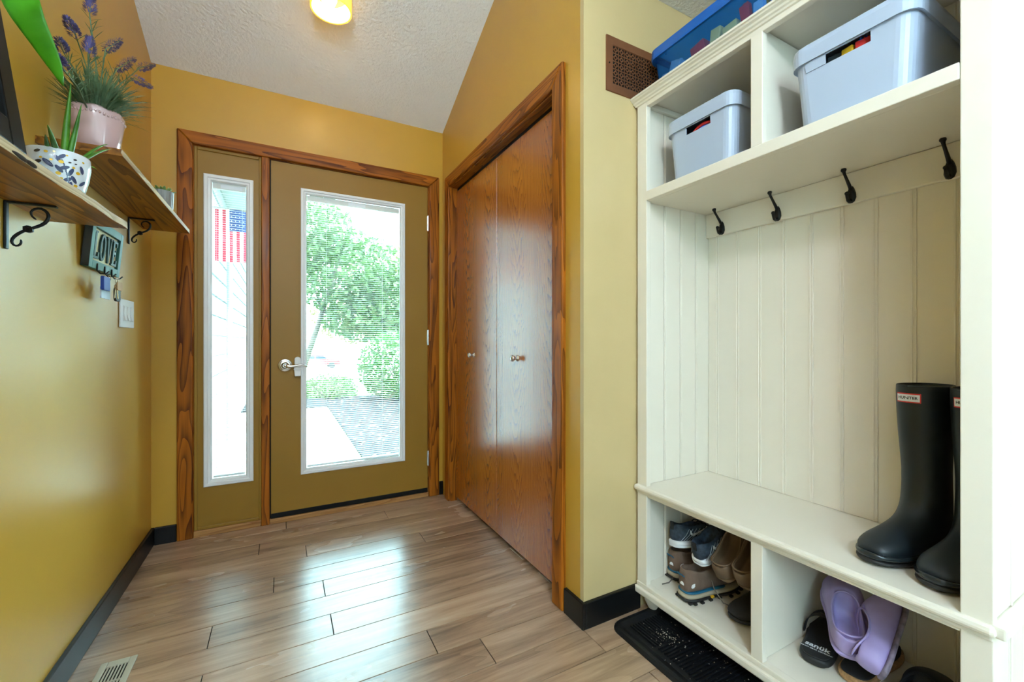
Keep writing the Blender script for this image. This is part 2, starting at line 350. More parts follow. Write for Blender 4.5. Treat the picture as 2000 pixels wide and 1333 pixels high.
def glazed(parent, x0, x1, z0, z1, fw, yd):
    """white moulded frame with glass, and a mini blind between the panes"""
    for nm, (a, b, c, d) in dict(l=(x0, x0+fw, z0, z1), r=(x1-fw, x1, z0, z1), b=(x0+fw, x1-fw, z0, z0+fw), t=(x0+fw, x1-fw, z1-fw, z1)).items():
        pass
    # mitred frame: outer lip, bead, inner slope
    def ringp(o, y): return [(x0+o, y, z0+o), (x1-o, y, z0+o), (x1-o, y, z1-o), (x0+o, y, z1-o)]
    mb = MB(); prof_ = [(0, yd+.002), (0, yd-.009), (.004, yd-.012), (fw*.45, yd-.012), (fw*.55, yd-.006), (fw*.8, yd-.005), (fw, yd+.004), (fw, yd+.012)]
    mb.loft([ringp(o, y) for o, y in prof_], cap=False)
    mb.build('window_frame', M_WHITE, parent)
    ix0, ix1, iz0, iz1 = x0+fw, x1-fw, z0+fw, z1-fw
    bx('glass_pane', M_GLASS, (ix0-.004, ix1+.004, yd+.0105, yd+.0125, iz0-.004, iz1+.004), parent)
    bx('glass_pane', M_GLASS, (ix0-.004, ix1+.004, yd+.0345, yd+.0365, iz0-.004, iz1+.004), parent)
    bl = thing('blind', (0,0,0), None, None); bl.parent = parent; bl.location = (0,0,0); ORG[bl] = ORG[parent]
    bx('head_rail', M_RAIL, (ix0+.002, ix1-.002, yd+.014, yd+.033, iz1-.030, iz1), bl)
    cx = (ix0+ix1)/2+.01
    bx('rail_clip', M_WHITE, (cx-.05, cx+.05, yd+.0128, yd+.0139, iz1-.026, iz1-.006), bl)
    p = .0124; n = int((iz1-.034-iz0-.014)/p); zs = iz0+.018
    first = None
    for i in range(n):
        if first is None:
            mb = MB(); hw = .0062; y_ = yd+.0235; tl = R(4)
            pr_ = [(-hw, 0), (0, .0007), (hw, 0)]
            a = [(ix0+.004, y_+q*math.cos(tl)-z*math.sin(tl), q*math.sin(tl)+z) for q, z in pr_]; b = [(ix1-.004, y, z) for _, y, z in a]
            a2 = [(x, y, z+.0003) for x, y, z in a]; b2 = [(x, y, z+.0003) for x, y, z in b]
            mb.loft([[a[0], a[1], a[2], a2[2], a2[1], a2[0]], [b[0], b[1], b[2], b2[2], b2[1], b2[0]]])
            first = mb.build('slat', M_SLAT, bl); first.location = (0, 0, zs)
        else: copy_of(first, bl, (0, 0, zs+i*p))
    bx('bottom_rail', M_SLAT, (ix0+.004, ix1-.004, yd+.016, yd+.031, iz0+.002, iz0+.012), bl)
    for fx in ((.2, .8) if ix1-ix0 > .3 else (.12, .88)):
        x = ix0+(ix1-ix0)*fx
        MB().box(x-.0007, x+.0007, yd+.0165, yd+.0172, iz0+.01, iz1-.03).build('ladder_cord', M_SLAT, bl)
    return ix0, ix1, iz0, iz1

def slab_with_hole(x0, x1, z0, z1, hx0, hx1, hz0, hz1, ya, yb):
    mb = MB(); mb.box(x0, hx0, ya, yb, z0, z1).box(hx1, x1, ya, yb, z0, z1).box(hx0, hx1, ya, yb, z0, hz0).box(hx0, hx1, ya, yb, hz1, z1); return mb
YS0 = YD+.004
dr = thing('door_1', (.39, YD, .03), 'olive-brown entry door with full-length glass and white frame', 'door', kind='structure')
slab_with_hole(-.0605, .8465, .045, 2.055, .105, .68, .272, 1.905, YS0, YS0+.044).build('door_slab', M_DOOR, dr)
glazed(dr, .090, .695, .257, 1.922, .031, YS0)
bx('door_sweep', M_RUB, (-.060, .846, YS0-.004, YS0+.03, .0285, .056), dr, bevel=.002)
for hz in (1.816, 1.056, .254):
    h = MB(); h.tube([(.849, YS0-.006, hz-.05), (.849, YS0-.006, hz+.05)], .006, 10); h.box(.842, .849, YS0-.003, YS0+.001, hz-.048, hz+.048)
    h.build('hinge', M_NICK, dr, smooth=False)
# lever set
lv = MB(); cx, cz = .010, .894
def lat_y(mb, prof, cx, cz, y):   # lathe about y axis
    rings = [[(cx+r*math.cos(2*math.pi*k/28), y-d, cz+r*math.sin(2*math.pi*k/28)) for k in range(28)] for r, d in prof]; mb.loft(rings); return mb
ro = lat_y(MB(), [(.036, -.001), (.037, .003), (.034, .007), (.027, .009), (.025, .012), (.019, .013), (.016, .018), (.013, .024), (.012, .040)], cx, cz, YS0).build('lever_rose', M_NICK, dr)
pts = [(cx, YS0-.046, cz), (cx+.02, YS0-.050, cz-.006), (cx+.045, YS0-.050, cz-.004), (cx+.07, YS0-.049, cz+.003), (cx+.095, YS0-.048, cz+.002), (cx+.115, YS0-.047, cz-.010)]
lvr = MB().tube(pts, [.013, .010, .0075, .0065, .0055, .004], 10).build('lever_handle', M_NICK, ro, smooth=True, sub=1)
lat_y(MB(), [(.008, 0), (.008, .004), (.006, .006)], cx, cz, YS0-.052).build('thumb_button', M_NICK, ro, smooth=True)
# white child-proof lever lock
M_PLAST = plain('white_plastic', (.82, .82, .82), .3)
ck = thing('lever_lock', (.066, YS0-.001, .86), 'white plastic childproof lock hooked over the door lever', 'lock')
def rr(x, z, w_, h, r, n=5):
    return [(x+sx*(w_-r)+r*math.cos(a), z+sz*(h-r)+r*math.sin(a)) for sx, sz, a0 in ((1,1,0),(-1,1,90),(-1,-1,180),(1,-1,270)) for a in [R(a0+90*i/n) for i in range(n+1)]]
lx = .0735
MB().prism(rr(lx, .915, .016, .026, .014), lambda x, z: (x, YS0-.020, z), lambda x, z: (x, YS0-.001, z)).build('lock_base', M_PLAST, ck, bevel=.003, seg=3)
MB().prism([(lx-.017, .893), (lx+.017, .893), (lx+.019, .872), (lx+.015, .83), (lx-.016, .83), (lx-.019, .872)], lambda x, z: (x, YS0-.028, z), lambda x, z: (x, YS0-.001, z)).build('lock_flap', M_PLAST, ck, bevel=.004, seg=3)
bx('lock_ridge', M_PLAST, (lx-.021, lx+.021, YS0-.032, YS0-.026, .866, .876), ck, bevel=.003)
# sidelight
sl = thing('window_1', (-.26, YD, .03), 'tall narrow sidelight with white frame left of the entry door', 'window', kind='structure')
slab_with_hole(-.412, -.107, .034, 2.06, -.355, -.16, .272, 1.905, YS0+.004, YS0+.048).build('side_panel', M_DOOR, sl)
for b in ((-.412, -.398, YS0-.004, YS0+.004, .034, 2.06), (-.119, -.107, YS0-.004, YS0+.004, .034, 2.06), (-.398, -.119, YS0-.004, YS0+.004, 2.044, 2.06), (-.398, -.119, YS0-.004, YS0+.004, .034, .05)):
    bx('panel_moulding', M_DOOR, b, sl, bevel=.003)
glazed(sl, -.371, -.145, .257, 1.923, .036, YS0+.004)

# ---------------------------------------------------------------- closet
tc = thing('trim_2', (XC, 2.0, 0), 'oak casing around the closet opening', 'trim', kind='structure')
XF = XC-.018
def px(poly, x0, x1): return MB().prism(poly, lambda y, z: (x0, y, z), lambda y, z: (x1, y, z))
px([(1.328, 0), (1.40, 0), (1.40, 2.028), (1.328, 2.10)], XF, XC+.004).build('casing_board', M_OAKV, tc, bevel=.006, seg=3)
px([(2.592, 0), (2.662, 0), (2.662, 2.10), (2.592, 2.028)], XF, XC+.004).build('casing_board', M_OAKV, tc, bevel=.006, seg=3)
px([(1.328, 2.10), (1.40, 2.028), (2.592, 2.028), (2.662, 2.10)], XF, XC+.004).build('casing_head', M_OAKY, tc, bevel=.006, seg=3)
bx('jamb', M_OAKV, (XC, XC+.11, 1.394, 1.404, 0, 2.03), tc); bx('jamb', M_OAKV, (XC, XC+.11, 2.590, 2.60, 0, 2.03), tc)
bx('jamb_head', M_OAKY, (XC, XC+.11, 1.394, 2.60, 2.022, 2.034), tc)
bx('door_track', M_BLACKIRON, (XC+.045, XC+.07, 1.405, 2.589, 2.004, 2.021), tc)
XD = XC+.038
for i, (a, b) in enumerate(((2.003, 2.587), (1.408, 1.999))):
    d = thing('door_%d' % (i+2), (XD, (a+b)/2, 0), ('flush oak closet door next to the entry door', 'flush oak closet door nearer the tan wall corner')[i], 'door', kind='structure')
    bx('door_leaf', veneer('oak_veneer_%d' % i, 2.587-.292*4, .292) if i == 0 else veneer('oak_veneer_%d' % i, 1.408-.2955*2, .2955), (XD, XD+.032, a, b, .022, 1.999), d, bevel=.002)
    ky = (2.30, 1.772)[i]; kz = .95
    rings = [[(XD-dd, ky+r*math.cos(2*math.pi*k/20), kz+r*math.sin(2*math.pi*k/20)) for k in range(20)] for r, dd in [(.015, -.001), (.0155, .003), (.010, .005), (.007, .008), (.0065, .016), (.012, .021), (.0155, .027), (.0155, .031), (.012, .036), (.004, .039)]]
    MB().loft(rings).build('knob', M_NICK, d, smooth=True)
    bx('pivot_bracket', M_NICK, (XD-.002, XD+.02, (2.565, 1.41)[i], (2.585, 1.43)[i], .001, .022), d)

# ---------------------------------------------------------------- floor register
M_REG = plain('register_beige_enamel', (.46, .43, .33), .4)
fr_ = thing('floor_register', (-.46, 1.66, 0), 'beige slotted metal floor register beside the left wall', 'register')
rx0, rx1, ry0, ry1 = -.508, -.418, 1.50, 1.805
mb = MB(); 
mb.box(rx0, rx0+.018, ry0, ry1, .0002, .005).box(rx1-.018, rx1, ry0, ry1, .0002, .005).box(rx0+.018, rx1-.018, ry1-.028, ry1, .0002, .005).box(rx0+.018, rx1-.018, ry0, ry0+.028, .0002, .005)
mb.build('register_frame', M_REG, fr_, bevel=.002)
bx('register_well', M_RUB, (rx0+.018, rx1-.018, ry0+.028, ry1-.028, .0001, .0006), fr_)
x = rx0+.022
while x < rx1-.022:
    bx('louver', M_REG, (x, x+.004, ry0+.028, ry1-.028, .0007, .004), fr_); x += .0085
for y in (1.60, 1.70): bx('cross_bar', M_REG, (rx0+.018, rx1-.018, y, y+.005, .0007, .0045), fr_)

# ---------------------------------------------------------------- wall register (bronze lattice)
M_BRONZE = plain('register_bronze', (.27, .105, .045), .42, .55, .08, 20)
wr = thing('wall_register', (1.2, YS, 1.96), 'bronze lattice wall register above the hall tree corner', 'register')
vx0, vx1, vz0, vz1 = 1.052, 1.40, 1.963, 2.168; yv = YS
bx('register_back', M_RUB, (vx0+.02, vx1-.02, yv-.0015, yv-.0002, vz0+.02, vz1-.02), wr)
mb = MB(); ff = .030
for b in ((vx0, vx0+ff, vz0, vz1), (vx1-ff, vx1, vz0, vz1), (vx0+ff, vx1-ff, vz0, vz0+ff), (vx0+ff, vx1-ff, vz1-ff, vz1)): mb.box(b[0], b[1], yv-.006, yv-.0002, b[2], b[3])
mb.build('register_frame', M_BRONZE, wr)
mb = MB(); cell = .029; nx = 10; nz = 5; gx0 = vx0+ff; gz0 = vz0+ff
def ybox(a, b, c, d): mb.box(a, b, yv-.0045, yv-.002, c, d)
for i in range(nx+1): ybox(gx0+i*cell-.0018, gx0+i*cell+.0018, gz0, gz0+nz*cell)
for j in range(nz+1): ybox(gx0, gx0+nx*cell, gz0+j*cell-.0018, gz0+j*cell+.0018)
for i in range(nx):
    for j in range(nz):
        cx_, cz_ = gx0+(i+.5)*cell, gz0+(j+.5)*cell
        ro_, ri_ = [[(cx_+r*math.cos(2*math.pi*k/8+.39), cz_+r*math.sin(2*math.pi*k/8+.39)) for k in range(8)] for r in (.0088, .0046)]
        mb.loft([[(p[0], yv-.0046, p[1]) for p in ro_], [(p[0], yv-.0046, p[1]) for p in ri_], [(p[0], yv-.002, p[1]) for p in ri_], [(p[0], yv-.002, p[1]) for p in ro_], [(p[0], yv-.0046, p[1]) for p in ro_]], cap=False)
        for s_ in (-1, 1):
            ybox(cx_-.0016, cx_+.0016, min(cz_+s_*.0085, cz_+s_*cell/2), max(cz_+s_*.0085, cz_+s_*cell/2))
            ybox(min(cx_+s_*.0085, cx_+s_*cell/2), max(cx_+s_*.0085, cx_+s_*cell/2), cz_-.0016, cz_+.0016)
lat = mb.build('lattice', M_BRONZE, wr); lat['kind'] = 'stuff'
MB().sphere((vx0+.013, yv-.006, 2.066), .003, 8, 5).build('screw', M_RUB, wr)

# ---------------------------------------------------------------- hall tree
HT = thing('hall_tree', (1.4, .74, 0), 'cream hall tree bench with cubbies, beadboard back and black hooks', 'hall tree')
X0, X1 = 1.20, 1.588; N0, N1 = .277, 1.207         # front, back, near end, far end
ZB = .111; ZT = .484                               # cubby floor, bench top
def ht(name, b, bevel=.002, mat=M_CREAM, par=None): return bx(name, mat, b, par or HT, bevel=bevel)
ht('stile', (X0, X0+.022, 1.160, N1, .111, 1.935)); ht('stile', (X0, X0+.022, N0, .323, .111, 1.935))
# side panels built of beadboard boards
def bead_side(y0, y1, zlist, inner):
    n = 4; w_ = (X1-X0-.022)/n
    for z0, z1 in zlist:
        for i in range(n):
            mb = MB().box(X0+.022+i*w_+.0018, X0+.022+(i+1)*w_-.0018, y0, y1, z0, z1); mb.build('side_board', M_CREAM, HT, bevel=.0025)
            # narrow bead beside the joint
            xb = X0+.022+i*w_+.004
            if i: 
                yy = y0 if inner < 0 else y1
                MB().tube([(xb+.004, yy-.0002*inner, z0+.002), (xb+.004, yy-.0002*inner, z1-.002)], .0032, 6, cap=True).build('bead', M_CREAM, HT)
bead_side(1.178, 1.196, [(.111, .46), (.484, 1.935)], -1)
bead_side(N0+.004, N0+.022, [(.111, .46), (.484, 1.935)], -1)
# back boards with beads
pit = .0886; g = 1.1325; ys = [1.178]
while g > .30: ys.append(g); g -= pit
ys.append(.299)
for z0, z1 in ((.111, .458), (.484, 1.935)):
    for a, b in zip(ys[:-1], ys[1:]):
        if a-b > .01: MB().box(X1-.014, X1-.002, b+.0012, a-.0012, z0, z1).build('back_board', M_CREAM, HT, bevel=.0025)
    for a in ys[1:-1]:
        for dy in (0.0, .0085):
            MB().tube([(X1-.0142, a+dy, z0+.002), (X1-.0142, a+dy, z1-.002)], .0024, 6).build('bead', M_CREAM, HT)
ht('back_sheet', (X1-.002, X1+.006, N0+.01, N1-.01, .10, 1.94), 0)
# base
ht('base_shelf', (X0-.0, X1, N0+.02, N1-.012, .092, ZB))
ht('base_moulding', (X0-.014, X0+.02, N0-.012, N1+.004, .072, .098), .006)
ht('base_moulding', (X0+.02, X1, N0-.012, N0+.004, .072, .098), .006)
ht('bottom_rail', (X0-.004, X0+.022, N0-.002, N1+.001, .098, .113), .003)
for fy in (N0+.04, 1.172):
    for fx in (X0+.045, X1-.05):
        MB().lathe([(.010, .0005), (.0135, .003), (.015, .010), (.021, .022), (.030, .040), (.0315, .050), (.027, .058), (.018, .062), (.018, .066), (.028, .068), (.028, .073)], (fx, fy, 0), 20).build('bun_foot', M_CREAM, HT, smooth=True)
# bench
ht('bench_seat', (X0-.012, X1, N0-.004, N1+.004, .466, ZT), .006)
ht('bench_nosing', (X0-.016, X0+.0, N0-.006, N1+.006, .463, .4835), .0085)
ht('bench_rail', (X0+.002, X0+.022, .323, 1.160, .444, .466), .002)
ht('cove', (X0-.005, X0+.004, N0, N1, .452, .464), .004)
ht('chair_rail', (X0-.004, X1, N0-.018, N0+.004, .462, .486), .004)
# lower divider
ht('divider', (X0, X0+.022, .723, .758, .112, .446)); ht('divider_panel', (X0+.022, X1-.014, .731, .750, .112, .46), .001)
# upper shelf, divider, top
ht('upper_shelf', (X0+.022, X1-.014, .300, 1.177, 1.559, 1.594), .002)
ht('upper_shelf_lip', (X0-.003, X0+.0225, .3235, 1.1595, 1.559, 1.594), .002)
ht('upper_divider', (X0, X0+.022, .723, .758, 1.594, 1.917)); ht('upper_divider_panel', (X0+.022, X1-.014, .731, .750, 1.594, 1.93), .001)
ht('top_rail', (X0, X0+.022, .323, 1.16, 1.914, 1.935)); ht('top_panel', (X0+.0, X1, N0, N1, 1.935, 1.953), .001)
ht('ceiling_cleat', (X0+.0225, X1-.014, 1.162, 1.1775, 1.916, 1.9345), .003)
# crown moulding profile swept along the front and both ends
cp = [(0, 1.929), (-.005, 1.931), (-.007, 1.936), (-.012, 1.939), (-.014, 1.944), (-.021, 1.948), (-.023, 1.952), (-.028, 1.954), (-.028, 1.9605), (.03, 1.9605), (.03, 1.945)]
def crown_ring(corner):
    out = []
    for o, z in cp:
        if corner == 0: out.append((X1, N0+o, z))
        elif corner == 1: out.append((X0+o, N0+o, z))
        else: out.append((X0+o, min(N1-o, YS-.002), z))
    return out
MB().loft([crown_ring(0), crown_ring(1), crown_ring(2)]).build('crown_moulding', M_CREAM, HT)
ht('hook_rail', (X1-.030, X1-.014, .300, 1.177, 1.462, 1.5585), .003)
# coat hooks
def hook(y):
    z = 1.487; xb = X1-.030
    pl = MB(); ringsP = []
    for zz, w_, d in ((-.026, .003, .002), (-.022, .009, .005), (-.010, .013, .008), (.004, .012, .009), (.018, .008, .008), (.026, .004, .006)):
        ringsP.append([(xb-d*max(0, math.sin(a)), y+w_*math.cos(a), z+zz) for a in [2*math.pi*k/10 for k in range(10)]])
    pl.loft(ringsP); h = pl.build('hook', M_BLACKIRON, HT, smooth=True)
    MB().tube([(xb-.004, y, z+.016), (xb-.014, y, z+.028), (xb-.032, y, z+.046), (xb-.044, y, z+.058), (xb-.047, y, z+.066)], [.0055, .005, .0042, .0042, .0055], 8).sphere((xb-.048, y, z+.068), .0075, 10, 6).build('upper_prong', M_BLACKIRON, h, smooth=True)
    MB().tube([(xb-.004, y, z-.018), (xb-.012, y, z-.024), (xb-.022, y, z-.020), (xb-.027, y, z-.010), (xb-.028, y, z-.002)], [.005, .0048, .0045, .0042, .005], 8).sphere((xb-.028, y, z+.000), .0062, 10, 6).build('lower_prong', M_BLACKIRON, h, smooth=True)
for y in (1.103, .884, .66, .438): hook(y)

# ---------------------------------------------------------------- storage bins in the upper cubbies
M_BIN = plain('bin_lavender_grey_plastic', (.43, .51, .65), .28, coat=.3)
def rrect(x0, x1, y0, y1, r, z, n=6):
    return [(cx+r*math.cos(a), cy+r*math.sin(a), z) for cx, cy, a0 in ((x1-r, y1-r, 0), (x0+r, y1-r, 90), (x0+r, y0+r, 180), (x1-r, y0+r, 270)) for a in [R(a0+90*i/n) for i in range(n+1)]]
def storage_bin(yc, label):
    zb = 1.5945; w2 = .128; xa = 1.222; xb = 1.555
    t = thing('storage_bin', ((xa+xb)/2, yc, zb), label, 'storage bin', 'grey plastic bins in the upper cubbies')
    def rg(o, z, r=.032): return rrect(xa+o, xb-o, yc-w2+o, yc+w2-o, r, z)
    hz0, hz1, hw = zb+.148, zb+.172, .047
    # tapered body with the hand-hold cut out of the front: front wall is built round the hole
    body = MB(); tap = lambda z: .012*(1-(z-zb)/.19)
    levels = [zb, hz0, hz1, zb+.19]; n = len(rg(0, zb))
    rings = [rg(tap(z), z) for z in levels]
    vs = [p for r_ in rings for p in r_]; fs = []
    front = None
    for j in range(n):
        a, b = rings[1][j], rings[1][(j+1) % n]
        if abs(a[0]-b[0]) < 1e-6 and a[0] < (xa+xb)/2 and abs(a[1]-b[1]) > .05: front = j
    for i in range(3):
        for j in range(n):
            if i == 1 and j == front: continue
            q = (j+1) % n; fs.append((i*n+j, i*n+q, (i+1)*n+q, (i+1)*n+j))
    fs.append(tuple(range(n)))
    body.add(vs, fs)
    fx0, fx1 = rings[1][front][0], rings[2][front][0]; ya, yb = sorted((rings[1][front][1], rings[1][(front+1) % n][1])); ya2, yb2 = sorted((rings[2][front][1], rings[2][(front+1) % n][1]))
    for (p, q, p2, q2) in ((ya, yc-hw, ya2, yc-hw), (yc+hw, yb, yc+hw, yb2)):
        body.add([(fx0, p, hz0), (fx0, q, hz0), (fx1, q2, hz1), (fx1, p2, hz1)], [(0,1,2,3)])
    ob = body.build('bin_body', M_BIN, t, smooth=False); so_ = ob.modifiers.new('s', 'SOLIDIFY'); so_.thickness = .0025; so_.offset = -1
    ld = MB(); e = .007
    L = [(e*.2, zb+.176, .034), (-e, zb+.173, .036), (-e-.001, zb+.205, .037), (-e+.001, zb+.217, .036), (.004, zb+.2245, .032), (.012, zb+.2255, .026)]
    ld.loft([rrect(xa+o, xb-o, yc-w2+o, yc+w2-o, max(r, .01), z) for o, z, r in L], cap=False)
    top = rrect(xa+.012, xb-.012, yc-w2+.012, yc+w2-.012, .026, zb+.2255); ld.add(top, [tuple(range(len(top)))])
    ld.build('bin_lid', M_BIN, t, smooth=False)
    return t
storage_bin(.955, 'lavender grey plastic bin in the far cubby by the wall strip')
storage_bin(.527, 'lavender grey plastic bin in the near cubby with bright toys inside')
def simple_m(name, c, r=.35): return plain(name, c, r)
M_TRED = simple_m('toy_red', (.62, .03, .03)); M_TBLU = simple_m('toy_blue', (.02, .16, .72)); M_TYEL = simple_m('toy_yellow', (.85, .50, .03)); M_TGRN = simple_m('toy_green', (.45, .75, .30))
M_TPUR = simple_m('toy_purple', (.36, .30, .72)); M_TLBL = simple_m('toy_light_blue', (.25, .48, .85)); M_TBUF = simple_m('toy_pale_yellow', (.85, .66, .28)); M_DARKTOY = simple_m('toy_charcoal', (.03, .04, .05)); M_TWHI = simple_m('toy_white', (.75, .78, .82))
def brick_toy(name, label, loc, size, mat, rot, studs=(2, 1), group=None, cat='toy block'):
    t = thing(name, loc, label, cat, group, rot=rot)
    a, b, c = size; MB().box(-a/2, a/2, -b/2, b/2, -c/2, c/2).build('block_body', mat, t, local=True, bevel=.002)
    for i in range(studs[0]):
        for j in range(studs[1]):
            MB().lathe([(min(a/studs[0], b/studs[1])*.28, c/2-.0005), (min(a/studs[0], b/studs[1])*.28, c/2+.005)], ((i+.5)/studs[0]*a-a/2, (j+.5)/studs[1]*b-b/2, 0), 10).build('stud', mat, t, local=True)
    return t
# things showing through the hand-holds
rg = thing('toy_ring', (1.243, .945, 1.700), 'red and blue plastic ring seen through the far bin hand-hold', 'toy ring', rot=(R(90), 0, R(90)))
for nm, r_, m_ in (('outer_ring', .062, M_TRED), ('inner_ring', .050, M_TBLU)):
    MB().loft([[((r_+.006*math.cos(a))*math.cos(b), (r_+.006*math.cos(a))*math.sin(b), .006*math.sin(a)) for a in [2*math.pi*k/8 for k in range(8)]] for b in [2*math.pi*k/32 for k in range(33)]], cap=False).build(nm, m_, rg, local=True, smooth=True)
brick_toy('toy_block', 'brick-red toy block at the right of the near bin hand-hold', (1.262, .500, 1.752), (.045, .04, .03), M_TRED, (0, 0, R(8)))
brick_toy('toy_block', 'slim blue toy block across the near bin hand-hold', (1.244, .497, 1.763), (.008, .032, .008), M_TBLU, (R(6), 0, R(8)), (1, 3))
brick_toy('toy_block', 'yellow toy block in the middle of the near bin hand-hold', (1.258, .533, 1.751), (.034, .026, .032), M_TYEL, (0, 0, R(-10)), (1, 1))
brick_toy('toy_block', 'charcoal toy block behind the near bin hand-hold', (1.262, .566, 1.75), (.03, .034, .034), M_DARKTOY, (0, 0, R(12)), (1, 1))
brick_toy('toy_block', 'white toy wedge at the left of the near bin hand-hold', (1.243, .562, 1.739), (.010, .035, .012), M_TWHI, (R(14), 0, 0), (1, 2))

# ---------------------------------------------------------------- blue clear box on top of the hall tree
M_BLUERIM = plain('box_rim_blue', (.01, .13, .52), .3)
M_CLEAR = thin_glass('box_clear_blue_plastic', (.62, .83, .98), rough=.12)
_t = M_CLEAR.node_tree; _d = _t.nodes.new('ShaderNodeBsdfDiffuse'); _d.inputs[0].default_value = (.05, .22, .55, 1); _m = _t.nodes.new('ShaderNodeMixShader'); _m.inputs[0].default_value = .14
_o = [n_ for n_ in _t.nodes if n_.type == 'OUTPUT_MATERIAL'][0]; _src = _o.inputs[0].links[0].from_socket; _t.links.new(_src, _m.inputs[1]); _t.links.new(_d.outputs[0], _m.inputs[2]); _t.links.new(_m.outputs[0], _o.inputs[0])
bb_ = thing('storage_box', (1.40, .82, 1.961), 'clear blue storage box of toys on top of the hall tree', 'storage box')
def bg(o, z, r=.04): return rrect(1.232+o, 1.575-o, .50+o, 1.182-o, r, z)
MB().loft([bg(.026, 1.9612), bg(.022, 1.965), bg(.006, 2.105)], cap=False).add(bg(.026, 1.9612), [tuple(range(28))]).build('box_body', M_CLEAR, bb_)
MB().loft([bg(.008, 2.098), bg(-.002, 2.096), bg(-.004, 2.104), bg(-.003, 2.130), bg(.004, 2.133), bg(.012, 2.131)], cap=False).build('box_rim', M_BLUERIM, bb_)
M_LID = plain('box_lid_blue', (.02, .20, .62), .4)
_t = M_LID.node_tree; _b = _t.nodes['Principled BSDF']; _tl = _t.nodes.new('ShaderNodeBsdfTranslucent'); _tl.inputs[0].default_value = (.02, .25, .75, 1); _m = _t.nodes.new('ShaderNodeMixShader'); _m.inputs[0].default_value = .6
_t.links.new(_b.outputs[0], _m.inputs[1]); _t.links.new(_tl.outputs[0], _m.inputs[2]); _t.links.new(_m.outputs[0], _t.nodes['Material Output'].inputs[0])
MB().add(bg(.010, 2.1305), [tuple(range(28))]).build('box_lid', M_LID, bb_)
for y in (1.10, 1.145): bx('rim_rib', M_CLEAR, (1.236, 1.2395, y, y+.004, 2.085, 2.098), bb_)
zt = 1.9665
GT = 'toys inside the clear blue storage box'
def tb(label, y, h, w_, d, mat, tilt, x=1.275, st=(1, 2)):
    h += .018
    zz = zt+h/2*abs(math.cos(R(tilt)))+w_/2*abs(math.sin(R(tilt)))+.001
    return brick_toy('toy_block', label, (x+d/2-.01, y, zz), (d, w_, h), mat, (R(tilt), 0, 0), st, GT)
tb('light blue toy block leaning at the far left end of the storage box', 1.095, .075, .045, .03, M_TLBL, 18)
tb('small light blue toy brick lying in the far left corner of the storage box', 1.138, .055, .02, .03, M_TLBL, 4, st=(1, 1))
tb('red toy block left of the pale yellow one in the storage box', .985, .078, .055, .04, M_TRED, -10)
tb('pale yellow toy block beside the red one in the storage box', .925, .088, .036, .04, M_TBUF, 6, st=(1, 1))
tb('flat yellow toy brick in the middle of the storage box', .868, .07, .05, .03, M_TBUF, -4)
tb('dark charcoal toy brick behind the flat yellow one in the storage box', .872, .092, .05, .03, M_DARKTOY, 0, 1.34)
tb('tall red toy plate in the middle of the storage box', .815, .098, .030, .02, M_TRED, -8, st=(1, 1))
tb('blue toy brick right of the tall red plate in the storage box', .776, .080, .030, .02, M_TLBL, 0, st=(1, 1))
tb('orange-yellow toy plate behind the blue brick in the storage box', .782, .108, .036, .016, M_TYEL, -6, 1.315, st=(1, 1))
tb('red toy brick beside the purple block in the storage box', .748, .104, .020, .03, M_TRED, 0, 1.32, st=(1, 1))
pb = tb('purple number block in the storage box', .710, .102, .044, .02, M_TPUR, 4, st=(1, 1))
vs, fs = text_geo('8', .06, .001, .7)
MB().add([(-.0108-z, -x, y+.014) for x, y, z in vs], fs).build('raised_number', simple_m('toy_purple_dark', (.25, .20, .58)), pb, local=True)
tb('pale green toy stick at the right of the storage box', .640, .096, .06, .02, M_TGRN, -6)
# ---------------------------------------------------------------- footwear
def ring_d(x, w_, zb, h, o, fl, rw7=None, rimw=.8, tk=.006):
    if rw7: rimw = rw7
    H = h-zb; mix = lambda a, b: (a[0]*(1-o)+b[0]*o, a[1]*(1-o)+b[1]*o)
    half = [(0, zb), (.75*w_, zb), (w_, zb+.30*H), (.97*w_, zb+.62*H),
            mix((.72*w_, zb+.86*H), (rimw*w_, h)), mix((.48*w_, zb+.96*H), (max(rimw*w_-tk, .3*w_), h-.002)),
            mix((.27*w_, zb+.99*H), (.72*w_-tk*.5, zb+.45*H)), mix((.12*w_, h), (.55*w_, fl)), mix((0, h), (0, fl))]
    return [(x, y, z) for y, z in half]+[(x, -y, z) for y, z in half[-2:0:-1]]
def upper(st, rimw=.8): return MB().loft([ring_d(*s_, rimw=rimw) for s_ in st])
def solem(st, n=1):   # st: x, half width, z0, z1
    L = [(x, w_, z0, z1) for x, w_, z0, z1 in st]; mb = MB()
    mb.loft([[(x, w_*.92, z0), (x, w_, (z0+z1)/2), (x, w_*.98, z1), (x, 0, z1), (x, -w_*.98, z1), (x, -w_, (z0+z1)/2), (x, -w_*.92, z0), (x, 0, z0)] for x, w_, z0, z1 in L]); return mb
SW = [(0, .014), (.006, .024), (.02, .032), (.05, .035), (.09, .034), (.13, .037), (.175, .046), (.21, .045), (.235, .037), (.252, .024), (.259, .010)]
def sole_st(z0, z1, grow=0, L=1.0, spring=.012, W=1.0):
    out = []
    for x, w_ in SW:
        sp = spring*max(0, (x-.17)/.09)**1.6; out.append((x*L, w_*W+grow, z0+sp, z1+sp))
    out[0] = (out[0][0]-grow*.8,)+out[0][1:]; out[-1] = (out[-1][0]+grow*.8,)+out[-1][1:]; return out
M_SOLEW = plain('sneaker_sole_white', (.78, .80, .84), .5, bump=.1); M_NAVY = plain('sneaker_knit_navy', (.03, .045, .07), .75, var=.4, vs=90, bump=.4, bs=400); M_GREYK = plain('sneaker_stripe_grey', (.30, .36, .42), .6); M_BLK = plain('shoe_black_textile', (.012, .012, .014), .8, bump=.3, bs=300)
